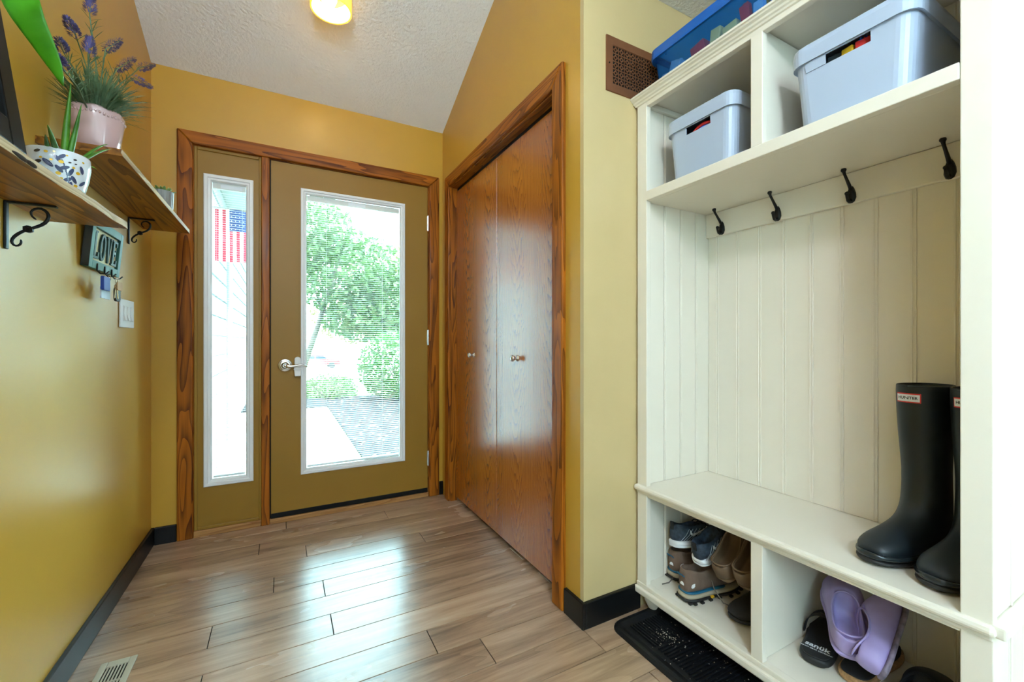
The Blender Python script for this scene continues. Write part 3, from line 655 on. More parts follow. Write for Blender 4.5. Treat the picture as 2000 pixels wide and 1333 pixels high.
M_BRN = plain('hiking_suede_brown', (.165, .105, .075), .85, var=.15, vs=30, bump=.35, bs=250); M_TAN = plain('hiking_midsole_tan', (.42, .36, .26), .6); M_TEAL = plain('hiking_band_blue', (.01, .115, .21), .5); M_OUT = plain('outsole_black', (.012, .012, .012), .6)
M_CLOGB = plain('clog_brown_foam', (.155, .098, .055), .6, var=.06, vs=40); M_CLOGL = plain('clog_lavender_foam', (.42, .34, .66), .5, var=.06, vs=30); M_CLOGD = plain('clog_sole_grime', (.24, .20, .28), .8, var=.35, vs=60)
M_LOGO = plain('logo_white', (.8, .82, .85), .5)
SHOE_UP = [(-.002, .010, .018, .070, 0, .03), (.006, .024, .018, .085, 0, .03), (.016, .030, .018, .088, .35, .045), (.03, .034, .018, .082, 1, .03), (.06, .035, .018, .072, 1, .03), (.09, .035, .018, .078, .9, .032),
           (.115, .037, .018, .085, .30, .05), (.145, .041, .018, .075, 0, .04), (.18, .045, .020, .062, 0, .04), (.21, .043, .022, .053, 0, .04), (.235, .035, .026, .047, 0, .04), (.252, .022, .032, .042, 0, .03), (.259, .008, .034, .038, 0, .03)]
def laces(t, m, x0=.115, x1=.175, n=4):
    for i in range(n):
        x = x0+(x1-x0)*i/(n-1); z = .088-.42*(x-.115)
        MB().tube([(x, -.022, z-.010), (x+.004, -.008, z+.001), (x, .008, z+.001), (x+.004, .022, z-.010)], .0023, 6).build('lace', m, t, local=True, smooth=True)
def swoosh(side):
    P = [(.055, .062), (.052, .050), (.062, .041), (.085, .046), (.125, .066), (.088, .053), (.066, .049), (.059, .053)]
    return MB().prism(P, lambda x, z: (x, side*(.0362 if x < .1 else .0385), z), lambda x, z: (x, side*(.0335 if x < .1 else .036), z))
def sneaker(loc, xd, up, label):
    t = thing('sneaker', loc, label, 'shoe', 'dark running sneakers in the far lower cubby'); frame(t, xd, up)
    upper(SHOE_UP).build('upper', M_NAVY, t, local=True, smooth=True, sub=1)
    solem(sole_st(.004, .024, .004)).build('midsole', M_SOLEW, t, local=True, smooth=True, sub=1); solem(sole_st(0, .006, .002)).build('outsole', M_SOLEW, t, local=True, smooth=True)
    for s_ in (-1, 1):
        swoosh(s_).build('side_mark', M_LOGO, t, local=True)
        for i in range(5): MB().tube([(.012+.012*i, s_*(.0300+.001*i), .026), (.03+.016*i, s_*.0362, .045), (.05+.018*i, s_*.0335, .066)], .0011, 5).build('knit_stripe', M_GREYK, t, local=True)
    MB().lathe([(.02, 0), (.022, .004)], (0, 0, 0), 6)
    MB().box(-.0045, .001, -.008, .008, .060, .090).build('heel_tab', M_BLK, t, local=True, bevel=.002)
    laces(t, M_BLK); return t
def hiker(loc, xd, up, label):
    t = thing('hiking_shoe', loc, label, 'shoe', 'brown hiking shoes in the far lower cubby'); frame(t, xd, up)
    st = [(x, w_*1.06, zb+.012, h*1.22+.012, o, fl+.012) for x, w_, zb, h, o, fl in SHOE_UP]
    upper(st).build('upper', M_BRN, t, local=True, smooth=True, sub=1)
    solem(sole_st(.011, .030, .006)).build('midsole', M_TAN, t, local=True, smooth=True, sub=1)
    solem([s_ for s_ in sole_st(.029, .037, .0035) if s_[0] < .20]).build('blue_band', M_TEAL, t, local=True, smooth=True, sub=1)
    o_ = solem(sole_st(.003, .013, .005)).build('outsole', M_OUT, t, local=True, smooth=True)
    lug = MB()
    for x, w_, z0, z1 in sole_st(0, .006, .006)[1:-1]:
        for s_ in (-1, 1): lug.box(x-.006, x+.006, s_*w_-.006, s_*w_+.004, z0, z1)
    lg = lug.build('lugs', M_OUT, o_, local=True); lg['kind'] = 'stuff'
    MB().box(.092, .104, -.0445, .0445, .010, .015).build('sole_badge', plain('badge_yellow', (.8, .45, .02), .5), t, local=True)
    MB().tube([(-.003, -.010, .088), (-.012, -.011, .096), (-.012, .011, .096), (-.003, .010, .088)], .004, 6, flat=.5).build('heel_loop', M_TEAL, t, local=True)
    # quarter-dome mark on the heel side
    for s_ in (-1,):
        for r0, r1 in ((.004, .006), (.0075, .0095), (.011, .013)):
            P = [(.012+r1*math.cos(R(a)), .056+r1*math.sin(R(a))) for a in range(90, 181, 15)]+[(.012+r0*math.cos(R(a)), .056+r0*math.sin(R(a))) for a in range(180, 89, -15)]
            MB().prism(P, lambda x, z: (x+.012, s_*.0348, z), lambda x, z: (x+.012, s_*.030, z)).build('side_mark', M_LOGO, t, local=True)
    P = [(.008*math.cos(R(a)), .006+.011*math.sin(R(a))) for a in range(0, 181, 15)]
    MB().prism(P, lambda y, z: (-.0030, y, z+.050), lambda y, z: (.004, y, z+.050)).build('heel_mark', M_LOGO, t, local=True)
    side = [(.045, .045), (.075, .085), (.125, .090), (.15, .060), (.14, .045)]
    for s_ in (-1, 1): MB().prism(side, lambda x, z: (x, s_*(.0385 if x < .12 else .0415), z), lambda x, z: (x, s_*.03, z)).build('mesh_panel', plain('hiking_mesh_navy', (.012, .035, .07), .8, bump=.3, bs=500) if s_ < 0 else bpy.data.materials['hiking_mesh_navy'], t, local=True, bevel=.002) if False else None
    laces(t, M_BRN, .118, .18, 4); return t
CLOG_UP = [(-.004, .012, .012, .050, 0, .03), (.003, .026, .008, .062, 0, .03), (.014, .034, .006, .066, .4, .04), (.03, .039, .005, .062, 1, .022), (.06, .041, .004, .054, 1, .02), (.095, .042, .004, .060, 1, .02, .84), (.115, .044, .004, .070, 1, .022, .76), (.133, .047, .004, .080, .9, .024, .55),
           (.146, .049, .004, .087, 0, .05), (.17, .052, .005, .084, 0, .05), (.20, .051, .007, .074, 0, .05), (.228, .045, .010, .062, 0, .05), (.25, .032, .016, .050, 0, .04), (.262, .012, .022, .038, 0, .03)]
def clog(loc, xd, up, label, mat, group, sole=None, strap=True):
    t = thing('clog', loc, label, 'clog', group); frame(t, xd, up)
    upper(CLOG_UP, rimw=.86).build('clog_body', mat, t, local=True, smooth=True, sub=2)
    solem([(x*1.005, w_*1.14, z0, z1) for x, w_, z0, z1 in sole_st(-.004, .010, .002)]).build('sole', sole or mat, t, local=True, smooth=True, sub=1)
    rim = [(st_[0], st_[1]*((st_[6] if len(st_) > 6 else .86)-.03), st_[3]) for st_ in CLOG_UP[3:8]]
    half = [(.1425, .012, .0845)]+rim[::-1]+[(.016, .026, .066), (.010, .012, .067)]
    pts = [(.144, 0, .086)]+half+[(.0085, 0, .067)]+[(x, -y, z) for x, y, z in half[::-1]]+[(.144, 0, .086)]
    MB().tube(pts, .0032, 6, cap=False).build('rim', mat, t, local=True, smooth=True, sub=1)
    return t
# far lower cubby
hiker((1.245, 1.035, .1135), (.985, -.10, 0), (0, 0, 1), 'brown hiking shoe with blue band standing in front in the far cubby')
hiker((1.318, 1.145, .1135), (.97, .0, 0), (0, 0, 1), 'brown hiking shoe behind, against the cubby side boards')
sneaker((1.285, 1.112, .262), (.97, -.10, -.10), (.10, .12, 1), 'dark running sneaker on top of the rear hiking shoe')
sneaker((1.292, 1.008, .240), (.90, .03, .28), (-.30, -.05, .9), 'dark running sneaker tilted up between hiking shoe and brown clog')
G = 'brown foam clogs in the far lower cubby'
clog((1.300, .918, .226), (.80, .04, .52), (-.60, .0, .80), 'brown foam clog leaning toe-up next to the sneaker', M_CLOGB, G)
clog((1.288, .832, .246), (.80, .04, .50), (-.58, .05, .80), 'brown foam clog leaning toe-up beside the cubby divider', M_CLOGB, G)
# black ankle boot half hidden by the divider, and boots share the spine-lofted build
def boot_rings(secs, n=18):
    rings = []
    for (fx, fz), (bx_, bz), w_ in secs:
        c = ((fx+bx_)/2, (fz+bz)/2); a = ((fx-bx_)/2, (fz-bz)/2)
        rg_ = []
        for k_ in range(n):
            th = 2*math.pi*k_/n; cc, ss = math.cos(th), math.sin(th); e = .85
            cc = math.copysign(abs(cc)**e, cc); ss = math.copysign(abs(ss)**e, ss)
            rg_.append((c[0]+a[0]*cc, w_*ss, c[1]+a[1]*cc))
        rings.append(rg_)
    return rings
M_BOOT = plain('rubber_boot_dark', (.007, .013, .018), .45, var=.12, vs=14); M_BOOTG = plain('rubber_boot_gloss', (.012, .018, .022), .22)
FOOT = [((.052, .150), (-.062, .140), .046), ((.060, .125), (-.066, .100), .044), ((.078, .108), (-.074, .055), .044), ((.095, .098), (-.072, .020), .043), ((.115, .090), (-.045, .008), .042), ((.140, .080), (.015, .006), .044), ((.165, .071), (.075, .006), .048), ((.190, .062), (.130, .007), .048), ((.212, .051), (.175, .010), .041), ((.226, .038), (.208, .016), .026)]
def wellington(loc, ang, label):
    t = thing('rain_boot', loc, label, 'boot', 'dark rubber rain boots on the bench', rot=(0, 0, ang))
    sh = [((.062, .25), (-.060, .25), .040), ((.066, .425), (-.064, .425), .0465), ((.070, .434), (-.068, .434), .049), ((.0715, .428), (-.0695, .428), .0505), ((.070, .36), (-.069, .36), .0490), ((.063, .28), (-.066, .28), .0460), ((.052, .21), (-.062, .205), .0425)]
    MB().loft(boot_rings(sh+FOOT)).build('boot_shaft', M_BOOT, t, local=True, smooth=True, sub=1)
    SWB = [(x*1.16-.074, w_*1.12, z0, z1) for x, w_, z0, z1 in sole_st(0, .012, .001, spring=.006)]
    solem(SWB).build('sole', M_OUT, t, local=True, smooth=True, sub=1)
    bx_ = [(x, w_*1.035, z0+.011, z1+.016) for x, w_, z0, z1 in SWB if x > .06]; solem(bx_).build('toe_foxing', M_BOOTG, t, local=True, smooth=True, sub=1)
    solem([(x*1.0, w_*1.02, z0+.011, z1+.006) for x, w_, z0, z1 in SWB if x < .03]).build('heel_foxing', M_BOOTG, t, local=True, smooth=True, sub=1)
    MB().tube([(.0705*math.cos(a), .0505*math.sin(a)*.98, .431) for a in [2*math.pi*k_/24 for k_ in range(25)]], .0022, 6).build('top_band', M_BOOT, t, local=True, smooth=True)
    # wrap label at the front
    def patch(name, hw, z0, z1, off, mat):
        n = 6; top = []; 
        r1 = []; r2 = []
        for i in range(n+1):
            th = -hw+2*hw*i/n; c_, s_ = math.cos(th), math.sin(th)
            c_ = abs(c_)**.85; s2 = math.copysign(abs(s_)**.85, s_)
            r1.append((.0005+(.0705+off)*c_, (.0493+off)*s2, z0)); r2.append((.0005+(.071+off)*c_, (.0500+off)*s2, z1))
        return MB().loft([r1, r2], closed=False).build(name, mat, t, local=True)
    patch('label_border', .46, .389, .413, .0010, plain('label_red', (.70, .03, .03), .4) if 'label_red' not in bpy.data.materials else bpy.data.materials['label_red'])
    lb = patch('label_patch', .415, .392, .410, .0018, M_LOGO)
    vs_, fs_ = text_geo('HUNTER', .0098, .0002, .92, .0002)
    out_ = []
    for x, y, z in vs_:
        th = -x/.066*-1; th = x/.052; c_ = abs(math.cos(th))**.85; s2 = math.copysign(abs(math.sin(th))**.85, math.sin(th)); out_.append((.0005+(.0732)*c_, .0520*s2, .401+y))
    MB().add(out_, fs_).build('label_lettering', M_OUT, t, local=True)
    MB().prism([(-.069, .395), (-.069, .345), (-.080, .355), (-.082, .372), (-.078, .388)], lambda x, z: (x, -.012, z), lambda x, z: (x, .012, z)).build('buckle_tab', M_BOOTG, t, local=True, bevel=.003)
    return t
wellington((1.478, .462, ZT+.0006), R(180-10), 'dark rubber rain boot with red and white label, fully in view on the bench')
wellington((1.470, .357, ZT+.0006), R(180-6), 'dark rubber rain boot half hidden behind the near post on the bench')
ab = thing('ankle_boot', (1.46, .845, .1135), 'black ankle boot half hidden behind the cubby divider', 'boot', rot=(0, 0, R(170)))
MB().loft(boot_rings([((.045, .12), (-.045, .115), .034), ((.052, .150), (-.052, .142), .038), ((.054, .146), (-.054, .138), .040)]+[((f[0]*.8, f[1]*.85), (b[0]*.8, b[1]*.85), w_*.85) for f, b, w_ in FOOT])).build('boot_shaft', M_BLK, ab, local=True, smooth=True, sub=1)
solem([(x*.9-.058, w_*.95, z0, z1) for x, w_, z0, z1 in sole_st(0, .009, .001)]).build('sole', M_OUT, ab, local=True, smooth=True)
# near lower cubby
G = 'lavender foam clogs in the near lower cubby'
clog((1.325, .565, .186), (.82, .46, .27), (-.40, -.24, .88), 'lavender foam clog leaning with its opening to the front', M_CLOGL, G)
clog((1.305, .484, .202), (.90, .14, .34), (-.26, .88, .34), 'lavender foam clog rolled on its side with worn sole showing', M_CLOGL, G, sole=M_CLOGD)
M_SLIDE = plain('slide_black_foam', (.014, .015, .017), .55, bump=.2, bs=200); M_STRAP = plain('slide_strap_black', (.02, .02, .021), .7)
def slide(name, loc, ang, label, side, foot, txt=None, strap=True):
    t = thing(name, loc, label, 'sandal', rot=(0, 0, ang))
    solem([(x, w_*1.18, z0, z1) for x, w_, z0, z1 in sole_st(0, .022, .002)]).build('sole', side, t, local=True, smooth=True, sub=1)
    solem([(x, w_*1.06, z0, z1) for x, w_, z0, z1 in sole_st(.0222, .0265, .0)]).build('footbed', foot, t, local=True, smooth=True, sub=1)
    if strap:
        for xs_, hh in ((.125, .075), (.175, .062)):
            r_ = []
            for i in range(11):
                a = math.pi*i/10; y = .052*math.cos(a); z = .018+hh*math.sin(a)**.8
                r_.append([(xs_-.018, y, z), (xs_+.018, y*.97, z-.006), (xs_+.018, y*.93, z-.010), (xs_-.018, y*.95, z-.005)])
            MB().loft(r_).build('strap', M_STRAP, t, local=True, smooth=True, sub=1)
    if txt:
        a, b = txt
        vs_, fs_ = text_geo(a, .027, .0002, .95, .0006); MB().add([(.052+y, -x+.001, .0272+z) for x, y, z in vs_], fs_).build('footbed_lettering', M_LOGO, t, local=True)
        vs_, fs_ = text_geo(b, .0072, .0002); MB().add([(.034+y, -x+.001, .0272+z) for x, y, z in vs_], fs_).build('footbed_lettering', M_LOGO, t, local=True)
    return t
slide('slide_sandal', (1.318, .650, .1135), R(14), 'black slide sandal with white lettering on the footbed', M_SLIDE, M_SLIDE, ('sanük', 'BEACH GEAR COMPANY'))
M_CORK = plain('cork_sole', (.36, .20, .085), .8, var=.35, vs=120)
slide('cork_sandal', (1.335, .566, .1135), R(4), 'cork-soled sandal lying under the lavender clogs', M_CORK, M_BLK, None, False)
nv = clog((1.262, .436, .1135), (1, .02, 0), (0, 0, 1), 'dark navy clog at the near end of the lower cubby', plain('clog_navy_foam', (.012, .02, .035), .6), None)
# loose laces of the hiking shoes
M_LACE = plain('lace_grey_brown', (.15, .12, .10), .8)
ll = setp(MB().tube([(1.36, 1.02, .205), (1.345, 1.00, .19), (1.33, .97, .16), (1.335, .94, .128), (1.36, .91, .117), (1.40, .89, .117)], .0022, 6).build('shoelace', M_LACE, smooth=True), 'long grey shoelace trailing from the front hiking shoe', 'shoelace')
setp(MB().tube([(1.315, 1.135, .125), (1.285, 1.13, .117), (1.255, 1.135, .117)], .0022, 6).build('shoelace', M_LACE, smooth=True), 'short dark shoelace end lying at the left of the cubby', 'shoelace')

# ---------------------------------------------------------------- rubber mat
M_MAT = plain('mat_black_rubber', (.006, .007, .009), .42, bump=.3, bs=120, spec=.35)
mt = thing('boot_mat', (1.35, .77, 0), 'black ribbed rubber boot mat on the floor under the hall tree', 'mat')
mx0, mx1, my0, my1 = 1.035, 1.545, .37, 1.185
def mrg(o, z, r): return rrect(mx0+o, mx1-o, my0+o, my1-o, max(r-o, .01), z)
MB().loft([mrg(0, .0005, .05), mrg(.001, .006, .05), mrg(.008, .013, .05), mrg(.020, .013, .05), mrg(.040, .007, .05), mrg(.045, .0065, .05)]).build('mat_body', M_MAT, mt)
ribs = MB()
y = my0+.055; i = 0
bw = .30/2
# ribbed fields: alternating directions
for fi, (ya, yb) in enumerate(((1.02, 1.135), (.80, 1.01), (.60, .79), (.42, .59))):
    if fi % 2 == 0:
        x = mx0+.06
        while x < mx1-.06: ribs.box(x, x+.004, ya, yb, .0062, .0125); x += .012
    else:
        y = ya
        while y < yb: ribs.box(mx0+.06, mx1-.06, y, y+.004, .0062, .0125); y += .012
rb = ribs.build('ribs', M_MAT, mt); rb['kind'] = 'stuff'
dirt = MB(); rnd = random.Random(3)
for i in range(160):
    if rnd.random() < .45: x, y = rnd.gauss(1.165, .018), rnd.gauss(1.035, .022)
    else: x, y = rnd.uniform(1.07, 1.25), rnd.uniform(.7, 1.12)
    r_ = rnd.uniform(.0007, .0022); dirt.sphere((x, y, .0128), (r_, r_*rnd.uniform(.7, 1.6), r_*.5), 5, 3)
d_ = dirt.build('dirt_crumbs', plain('dry_mud', (.42, .36, .29), .95), mt); d_['kind'] = 'stuff'

# ---------------------------------------------------------------- left wall: shelves
M_SHV = wood('shelf_pine_stained', (.10, .028, .0015), (.44, .165, .016), 1, .42, .8, .2)
M_SHEDGE = wood('shelf_edge_raw', (.40, .26, .13), (.72, .55, .33), 1, .6, 1, 0)
def shelf(name, label, y0, y1, z, xf, th, live):
    t = thing(name, (XL, (y0+y1)/2, z), label, 'shelf', 'wooden wall shelves')
    n = 26; rnd = random.Random(int(z*100)); poly = []
    fr = []
    for i in range(n+1):
        y = y0+(y1-y0)*i/n; e = xf(y)
        if live: e += .0016*math.sin(y*19)+.0012*math.sin(y*47+1)+rnd.uniform(-.0007, .0007)
        fr.append((e, y))
    rings = []
    for e, y in fr: rings.append([(XL+.0008, y, z), (e, y, z), (e-.003, y, z+th*.5), (e-.0015, y, z+th), (XL+.0008, y, z+th)])
    MB().loft(rings).build('board', M_SHV, t)
    ed = MB(); ed.loft([[(e+.0004, y, z+.001), (e+.0012 - .002, y, z+th*.5), (e-.0008, y, z+th-.001), (e-.004, y, z+th*.5)] for e, y in fr]).build('front_edge', M_SHEDGE, t)
    return t
Z2, Z1 = 1.565, 1.368; TH2, TH1 = .020, .020
s2 = shelf('wall_shelf', 'upper wooden shelf holding the pink pot, far end', 1.61, 2.61, Z2, lambda y: -.408, TH2, False)
s1 = shelf('wall_shelf', 'lower wooden shelf with rough edge holding the painted pot', .55, 1.668, Z1, lambda y: -.411-.038*(1.668-y), TH1, True)
kn = MB()
for i, (y, a) in enumerate(((1.13, .03), (1.165, .022))):
    kn.sphere((-.411-.038*(1.668-y)+.001, y, Z1+.006), (.0035, a, .0045), 8, 5)
kn.build('bark_knot', plain('bark_dark', (.03, .018, .012), .9), s1, smooth=True)
def bracket(y, ztop, D, H, label, tk=.010):
    t = thing('shelf_bracket', (XL, y, ztop-H), label, 'bracket', 'black iron scroll brackets'); h = tk/2
    bx('wall_leg', M_BLACKIRON, (XL+.0008, XL+.006, y-h*1.4, y+h*1.4, ztop-H, ztop-.0005), t, bevel=.002)
    bx('shelf_leg', M_BLACKIRON, (XL+.001, XL+D, y-h*1.4, y+h*1.4, ztop-.006, ztop-.0008), t, bevel=.002)
    def pt(u, v): return (XL+.004+u*D, y, ztop-.004-v*H)
    S = [(.56, .31), (.47, .25), (.43, .15), (.52, .07), (.65, .05), (.77, .12), (.80, .24), (.72, .37), (.58, .45), (.40, .52), (.25, .60), (.13, .70), (.08, .80), (.13, .89), (.22, .89), (.28, .82), (.26, .74)]
    rad = [.0022, .0026, .0030, .0034, .0038, .0042, .0044, .0044, .0042, .0036, .0040, .0038, .0036, .0034, .0032, .0028, .0022]
    MB().tube([pt(*p) for p in S], rad, 8).build('scroll', M_BLACKIRON, t, smooth=True, sub=1)
    c_ = pt(.40, .52); ro_, ri_ = [[(c_[0]+r_*(1.25 if k_ % 4 == 0 else 1)*math.cos(R(-35)+2*math.pi*k_/16), c_[2]+r_*math.sin(R(-35)+2*math.pi*k_/16)) for k_ in range(16)] for r_ in (.0085, .0036)]
    MB().loft([[(p[0], y-.004, p[1]) for p in ro_], [(p[0], y-.004, p[1]) for p in ri_], [(p[0], y+.004, p[1]) for p in ri_], [(p[0], y+.004, p[1]) for p in ro_], [(p[0], y-.004, p[1]) for p in ro_]], cap=False).build('boss', M_BLACKIRON, t)
    return t
bracket(2.385, Z2, .092, .116, 'small-looking black scroll bracket under the upper shelf, far end')
bracket(1.468, Z1, .092, .116, 'black scroll bracket under the lower shelf at the left edge')

# pots and plants ------------------------------------------------------
M_PINK = plain('pink_glazed_ceramic', (.62, .42, .41), .12, coat=.6, var=.06, vs=12)
pk = thing('lavender_pot', (-.492, 1.712, Z2+TH2), 'lavender plant in a glossy pink scalloped pot on the upper shelf', 'potted plant')
def scal(a, r, z): return .006*abs(math.sin(a*3.5)) if z > .11 else 0
MB().lathe([(.042, .0006), (.046, .004), (.054, .05), (.059, .085), (.062, .108), (.0635, .122), (.061, .1275), (.057, .124), (.054, .10), (.050, .085)], pk.location, 42, scal).build('pot', M_PINK, pk, smooth=True)
def rim_emb(a): return Vector(pk.location)+Vector((.0625*math.cos(a), .0625*math.sin(a), .109+.005*abs(math.sin(a*3.5))))
em = MB()
for i in range(42):
    a = 2*math.pi*i/42; p = rim_emb(a); em.sphere(p, (.0035, .0035, .0025+.0012*(i % 3)), 6, 4)
e_ = em.build('embossed_band', M_PINK, pk, smooth=True); e_['kind'] = 'stuff'
M_LAVL = leafm('lavender_leaf', (.07, .15, .07), (.22, .34, .19)); M_LAVF = plain('lavender_flower', (.15, .13, .33), .8, var=.3, vs=60)
cpk = Vector(pk.location)+Vector((0, 0, .115))
setp(MB().lathe([(.002, 0), (.049, 0), (.049, .006), (.002, .006)], (cpk.x, cpk.y, cpk.z-.02), 20).build('soil', plain('soil_dark', (.02, .014, .01), .95), pk))
rl = random.Random(11); fol = MB()
def blade(mb, p0, d, L, w_, bend=.3, segs=4, side=None):
    d = Vector(d).normalized(); s_ = d.cross(Vector((0,0,1)) if abs(d.z) < .95 else Vector((1,0,0))).normalized() if side is None else Vector(side)
    p = Vector(p0); rows = []
    for i in range(segs+1):
        f = i/segs; ww = w_*(.35+1.1*f)*(1-f)**.55 if i < segs else 0
        rows.append((p-s_*ww, p+s_*ww)); p = p+d*L/segs; d = (d+Vector((0,0,-bend/segs))).normalized()
    n0 = len(rows); vs = [q for r_ in rows for q in r_]; mb.add(vs, [(2*i, 2*i+1, 2*i+3, 2*i+2) for i in range(n0-1)])
for i in range(900):
    a = rl.uniform(0, 2*math.pi); el = rl.uniform(.38, 1.4); rr_ = rl.uniform(0, .045)
    p0 = cpk+Vector((rr_*math.cos(a), rr_*math.sin(a), rl.uniform(-.01, .05)))
    d = Vector((math.cos(a)*math.cos(el), math.sin(a)*math.cos(el), math.sin(el)))
    L = rl.uniform(.05, .115); 
    if p0.x+d.x*L < XL+.008: continue
    blade(fol, p0, d, L, rl.uniform(.0018, .0036), rl.uniform(.1, .9))
# stems with flower spikes at the places they show in the photo: (y offset, x offset, height, lean)
def pos(u, v, x):   # point on the plane X = x seen at photo pixel (u, v)
    yaw = R(28.36); r_ = Vector((math.cos(yaw), -math.sin(yaw), 0)); f_ = Vector((math.sin(yaw), math.cos(yaw), 0))
    d = f_+r_*((u-1000)/828)+Vector((0,0,1))*(-(v-667.5)/828); return Vector((0,0,CAMH))+d*(x/d.x)
SP = [((175, 28), (178, -12), -.495), ((148, 70), (130, 36), -.505), ((124, 102), (114, 76), -.510), ((172, 108), (176, 74), -.455), ((206, 96), (236, 78), -.470), ((230, 134), (262, 114), -.462), ((274, 132), (300, 126), -.475), ((262, 152), (296, 170), -.470), ((124, 135), (110, 108), -.485)]
for (b0, t0, x) in SP:
    pb_, pt_ = pos(*b0, x), pos(*t0, x)
    if pb_.y > 1.99: 
        sc = 1.0
    root = cpk+Vector((rl.uniform(-.02, .02), rl.uniform(-.02, .02), -.01)); mid = root.lerp(pb_, .5)+Vector((0, 0, .02))
    MB().tube([root, mid, pb_, pb_.lerp(pt_, .5), pt_], [.0022, .0018, .0015, .0012, .0008], 6).build('stem', M_LAVL, pk, smooth=True)
    fs = MB(); ax = (pt_-pb_); L = ax.length; axn = ax.normalized()
    u_ = axn.cross(Vector((.3, .2, .9))).normalized(); v_ = axn.cross(u_)
    for i in range(230):
        f = rl.random()**.9; a = rl.uniform(0, 6.283); prof = .019*(.55+.6*math.sin(math.pi*min(1, f*.9+.08)))*(1.15-.65*f)
        rad_ = u_*math.cos(a)+v_*math.sin(a); p = pb_+ax*f+rad_*prof*.45
        blade(fs, p, (rad_*.9+axn*.7), .012*(1-.3*f), .0026, .1, 2)
    fs.build('flower_spike', M_LAVF, pk)
    for i in range(26):
        f = rl.uniform(.25, .95); p = root.lerp(mid, f*2) if f < .5 else mid.lerp(pb_, f*2-1); a = rl.uniform(0, 6.283)
        d = Vector((math.cos(a), math.sin(a), rl.uniform(.5, 1.6))); 
        if p.x+d.normalized().x*.045 < XL+.006: continue
        blade(fol, p, d, rl.uniform(.025, .05), .0017, .3)
fol.v = [(max(v[0], XL+.004), v[1], v[2]) for v in fol.v]
f_ = fol.build('foliage', M_LAVL, pk); f_['kind'] = 'stuff'

# white painted pot with aloe
M_POTW = plain('white_glazed_ceramic', (.74, .77, .80), .12, coat=.6)
ap = thing('aloe_pot', (-.484, 1.44, Z1+TH1), 'aloe in a white pot painted with navy leaves and gold dots', 'potted plant')
RP = lambda z: .044+.014*min(1, z/.06)-.001*max(0, (z-.06)/.05)
MB().lathe([(RP(0), .0006), (RP(.02), .02), (RP(.045), .045), (RP(.07), .07), (RP(.095), .095), (RP(.095)-.001, .098), (RP(.095)-.005, .098), (RP(.09)-.007, .085)], ap.location, 40).build('pot', M_POTW, ap, smooth=True)
MB().lathe([(.002, 0), (.048, 0), (.048, .003), (.002, .003)], (ap.location[0], ap.location[1], ap.location[2]+.084), 20).build('soil', bpy.data.materials['soil_dark'], ap)
def motif(mb, a, z, ra, rz, rot=0, n=12, off=.0006):
    c = Vector(ap.location); vs = []
    for i in range(n):
        t_ = 2*math.pi*i/n; u_ = ra*math.cos(t_); v_ = rz*math.sin(t_); uu = u_*math.cos(rot)-v_*math.sin(rot); vv = u_*math.sin(rot)+v_*math.cos(rot)
        zz = z+vv; r_ = RP(zz)+off; an = a+uu/r_; vs.append((c.x+r_*math.cos(an), c.y+r_*math.sin(an), c.z+zz))
    mb.add(vs, [tuple(range(n))])
nav, gold, dk = MB(), MB(), MB(); af = math.atan2(-1.445, .482)  # towards the camera
for da, z, ra, rz, ro_ in ((.10, .080, .011, .005, .8), (-.02, .073, .012, .005, 2.2), (.18, .055, .012, .005, .5), (.02, .050, .012, .0055, 2.3), (.38, .048, .013, .005, 1.2), (.52, .033, .012, .005, 2.2), (.30, .030, .012, .005, .6), (.42, .018, .011, .005, 1.5), (-.3, .06, .015, .006, 2.4), (-.45, .04, .012, .006, .5), (.75, .06, .012, .005, 1.9), (.9, .03, .012, .005, .8)): motif(nav, af+da, z, ra*.8, rz*.8, ro_)
for i in range(9): motif(nav, af+.12+.03*i, .07-.006*i, .0014, .004, .5, 8)
for da, z, r_ in ((-.35, .085, .005), (-.2, .068, .004), (-.12, .088, .003), (.08, .067, .0065), (.0, .04, .0065), (-.25, .035, .005), (.25, .085, .003), (.45, .06, .004), (.62, .05, .006), (.62, .02, .006), (.8, .08, .004), (.2, .015, .005), (.1, .03, .004), (-.5, .07, .004)): motif(gold, af+da, z, r_*.75, r_*.6, 0, 10, .0007)
for da, z, r_ in ((-.62, .085, .005), (-.6, .06, .006), (-.55, .03, .006), (.33, .07, .0025), (.5, .08, .003), (.52, .07, .0022)): motif(dk, af+da, z, r_*1.3, r_*.7, .3, 10, .0008)
nav.build('painted_leaves', plain('glaze_navy', (.05, .065, .14), .2), ap)['kind'] = 'stuff'; gold.build('painted_dots', plain('glaze_gold', (.80, .47, .03), .2, .2), ap)['kind'] = 'stuff'; dk.build('painted_spots', plain('glaze_dark', (.03, .022, .02), .2), ap)['kind'] = 'stuff'
M_ALOE = leafm('aloe_leaf', (.03, .15, .008), (.12, .33, .03), .35, .1)
ca = Vector(ap.location)+Vector((0, 0, .088))
def fleshy(name, pts, rads, parent, mat, flat=.75):
    return MB().tube(pts, rads, 8, flat=flat).build(name, mat, parent, smooth=True, sub=1)
def al(tip, base=None, r0=.0085, x=-.45, bend=.012, basepix=None):
    tp = pos(*tip, x); b0 = ca+Vector(base or (0, 0, 0)); m1 = b0.lerp(tp, .35)+Vector((0, 0, bend*.6)); m2 = b0.lerp(tp, .7)+Vector((0, 0, bend))
    fleshy('leaf', [b0, m1, m2, tp], [r0, r0*.95, r0*.6, .0006], ap, M_ALOE)
al((139, 158), (.006, .010, 0), .0105, -.458, .004); al((160, 200), (.014, .012, 0), .009, -.445, .0); al((128, 212), (.0, .02, 0), .007, -.475, 0); al((92, 242), (.004, -.012, 0), .0075, -.455, .004); al((88, 262), (-.01, -.02, 0), .006, -.47, .006)
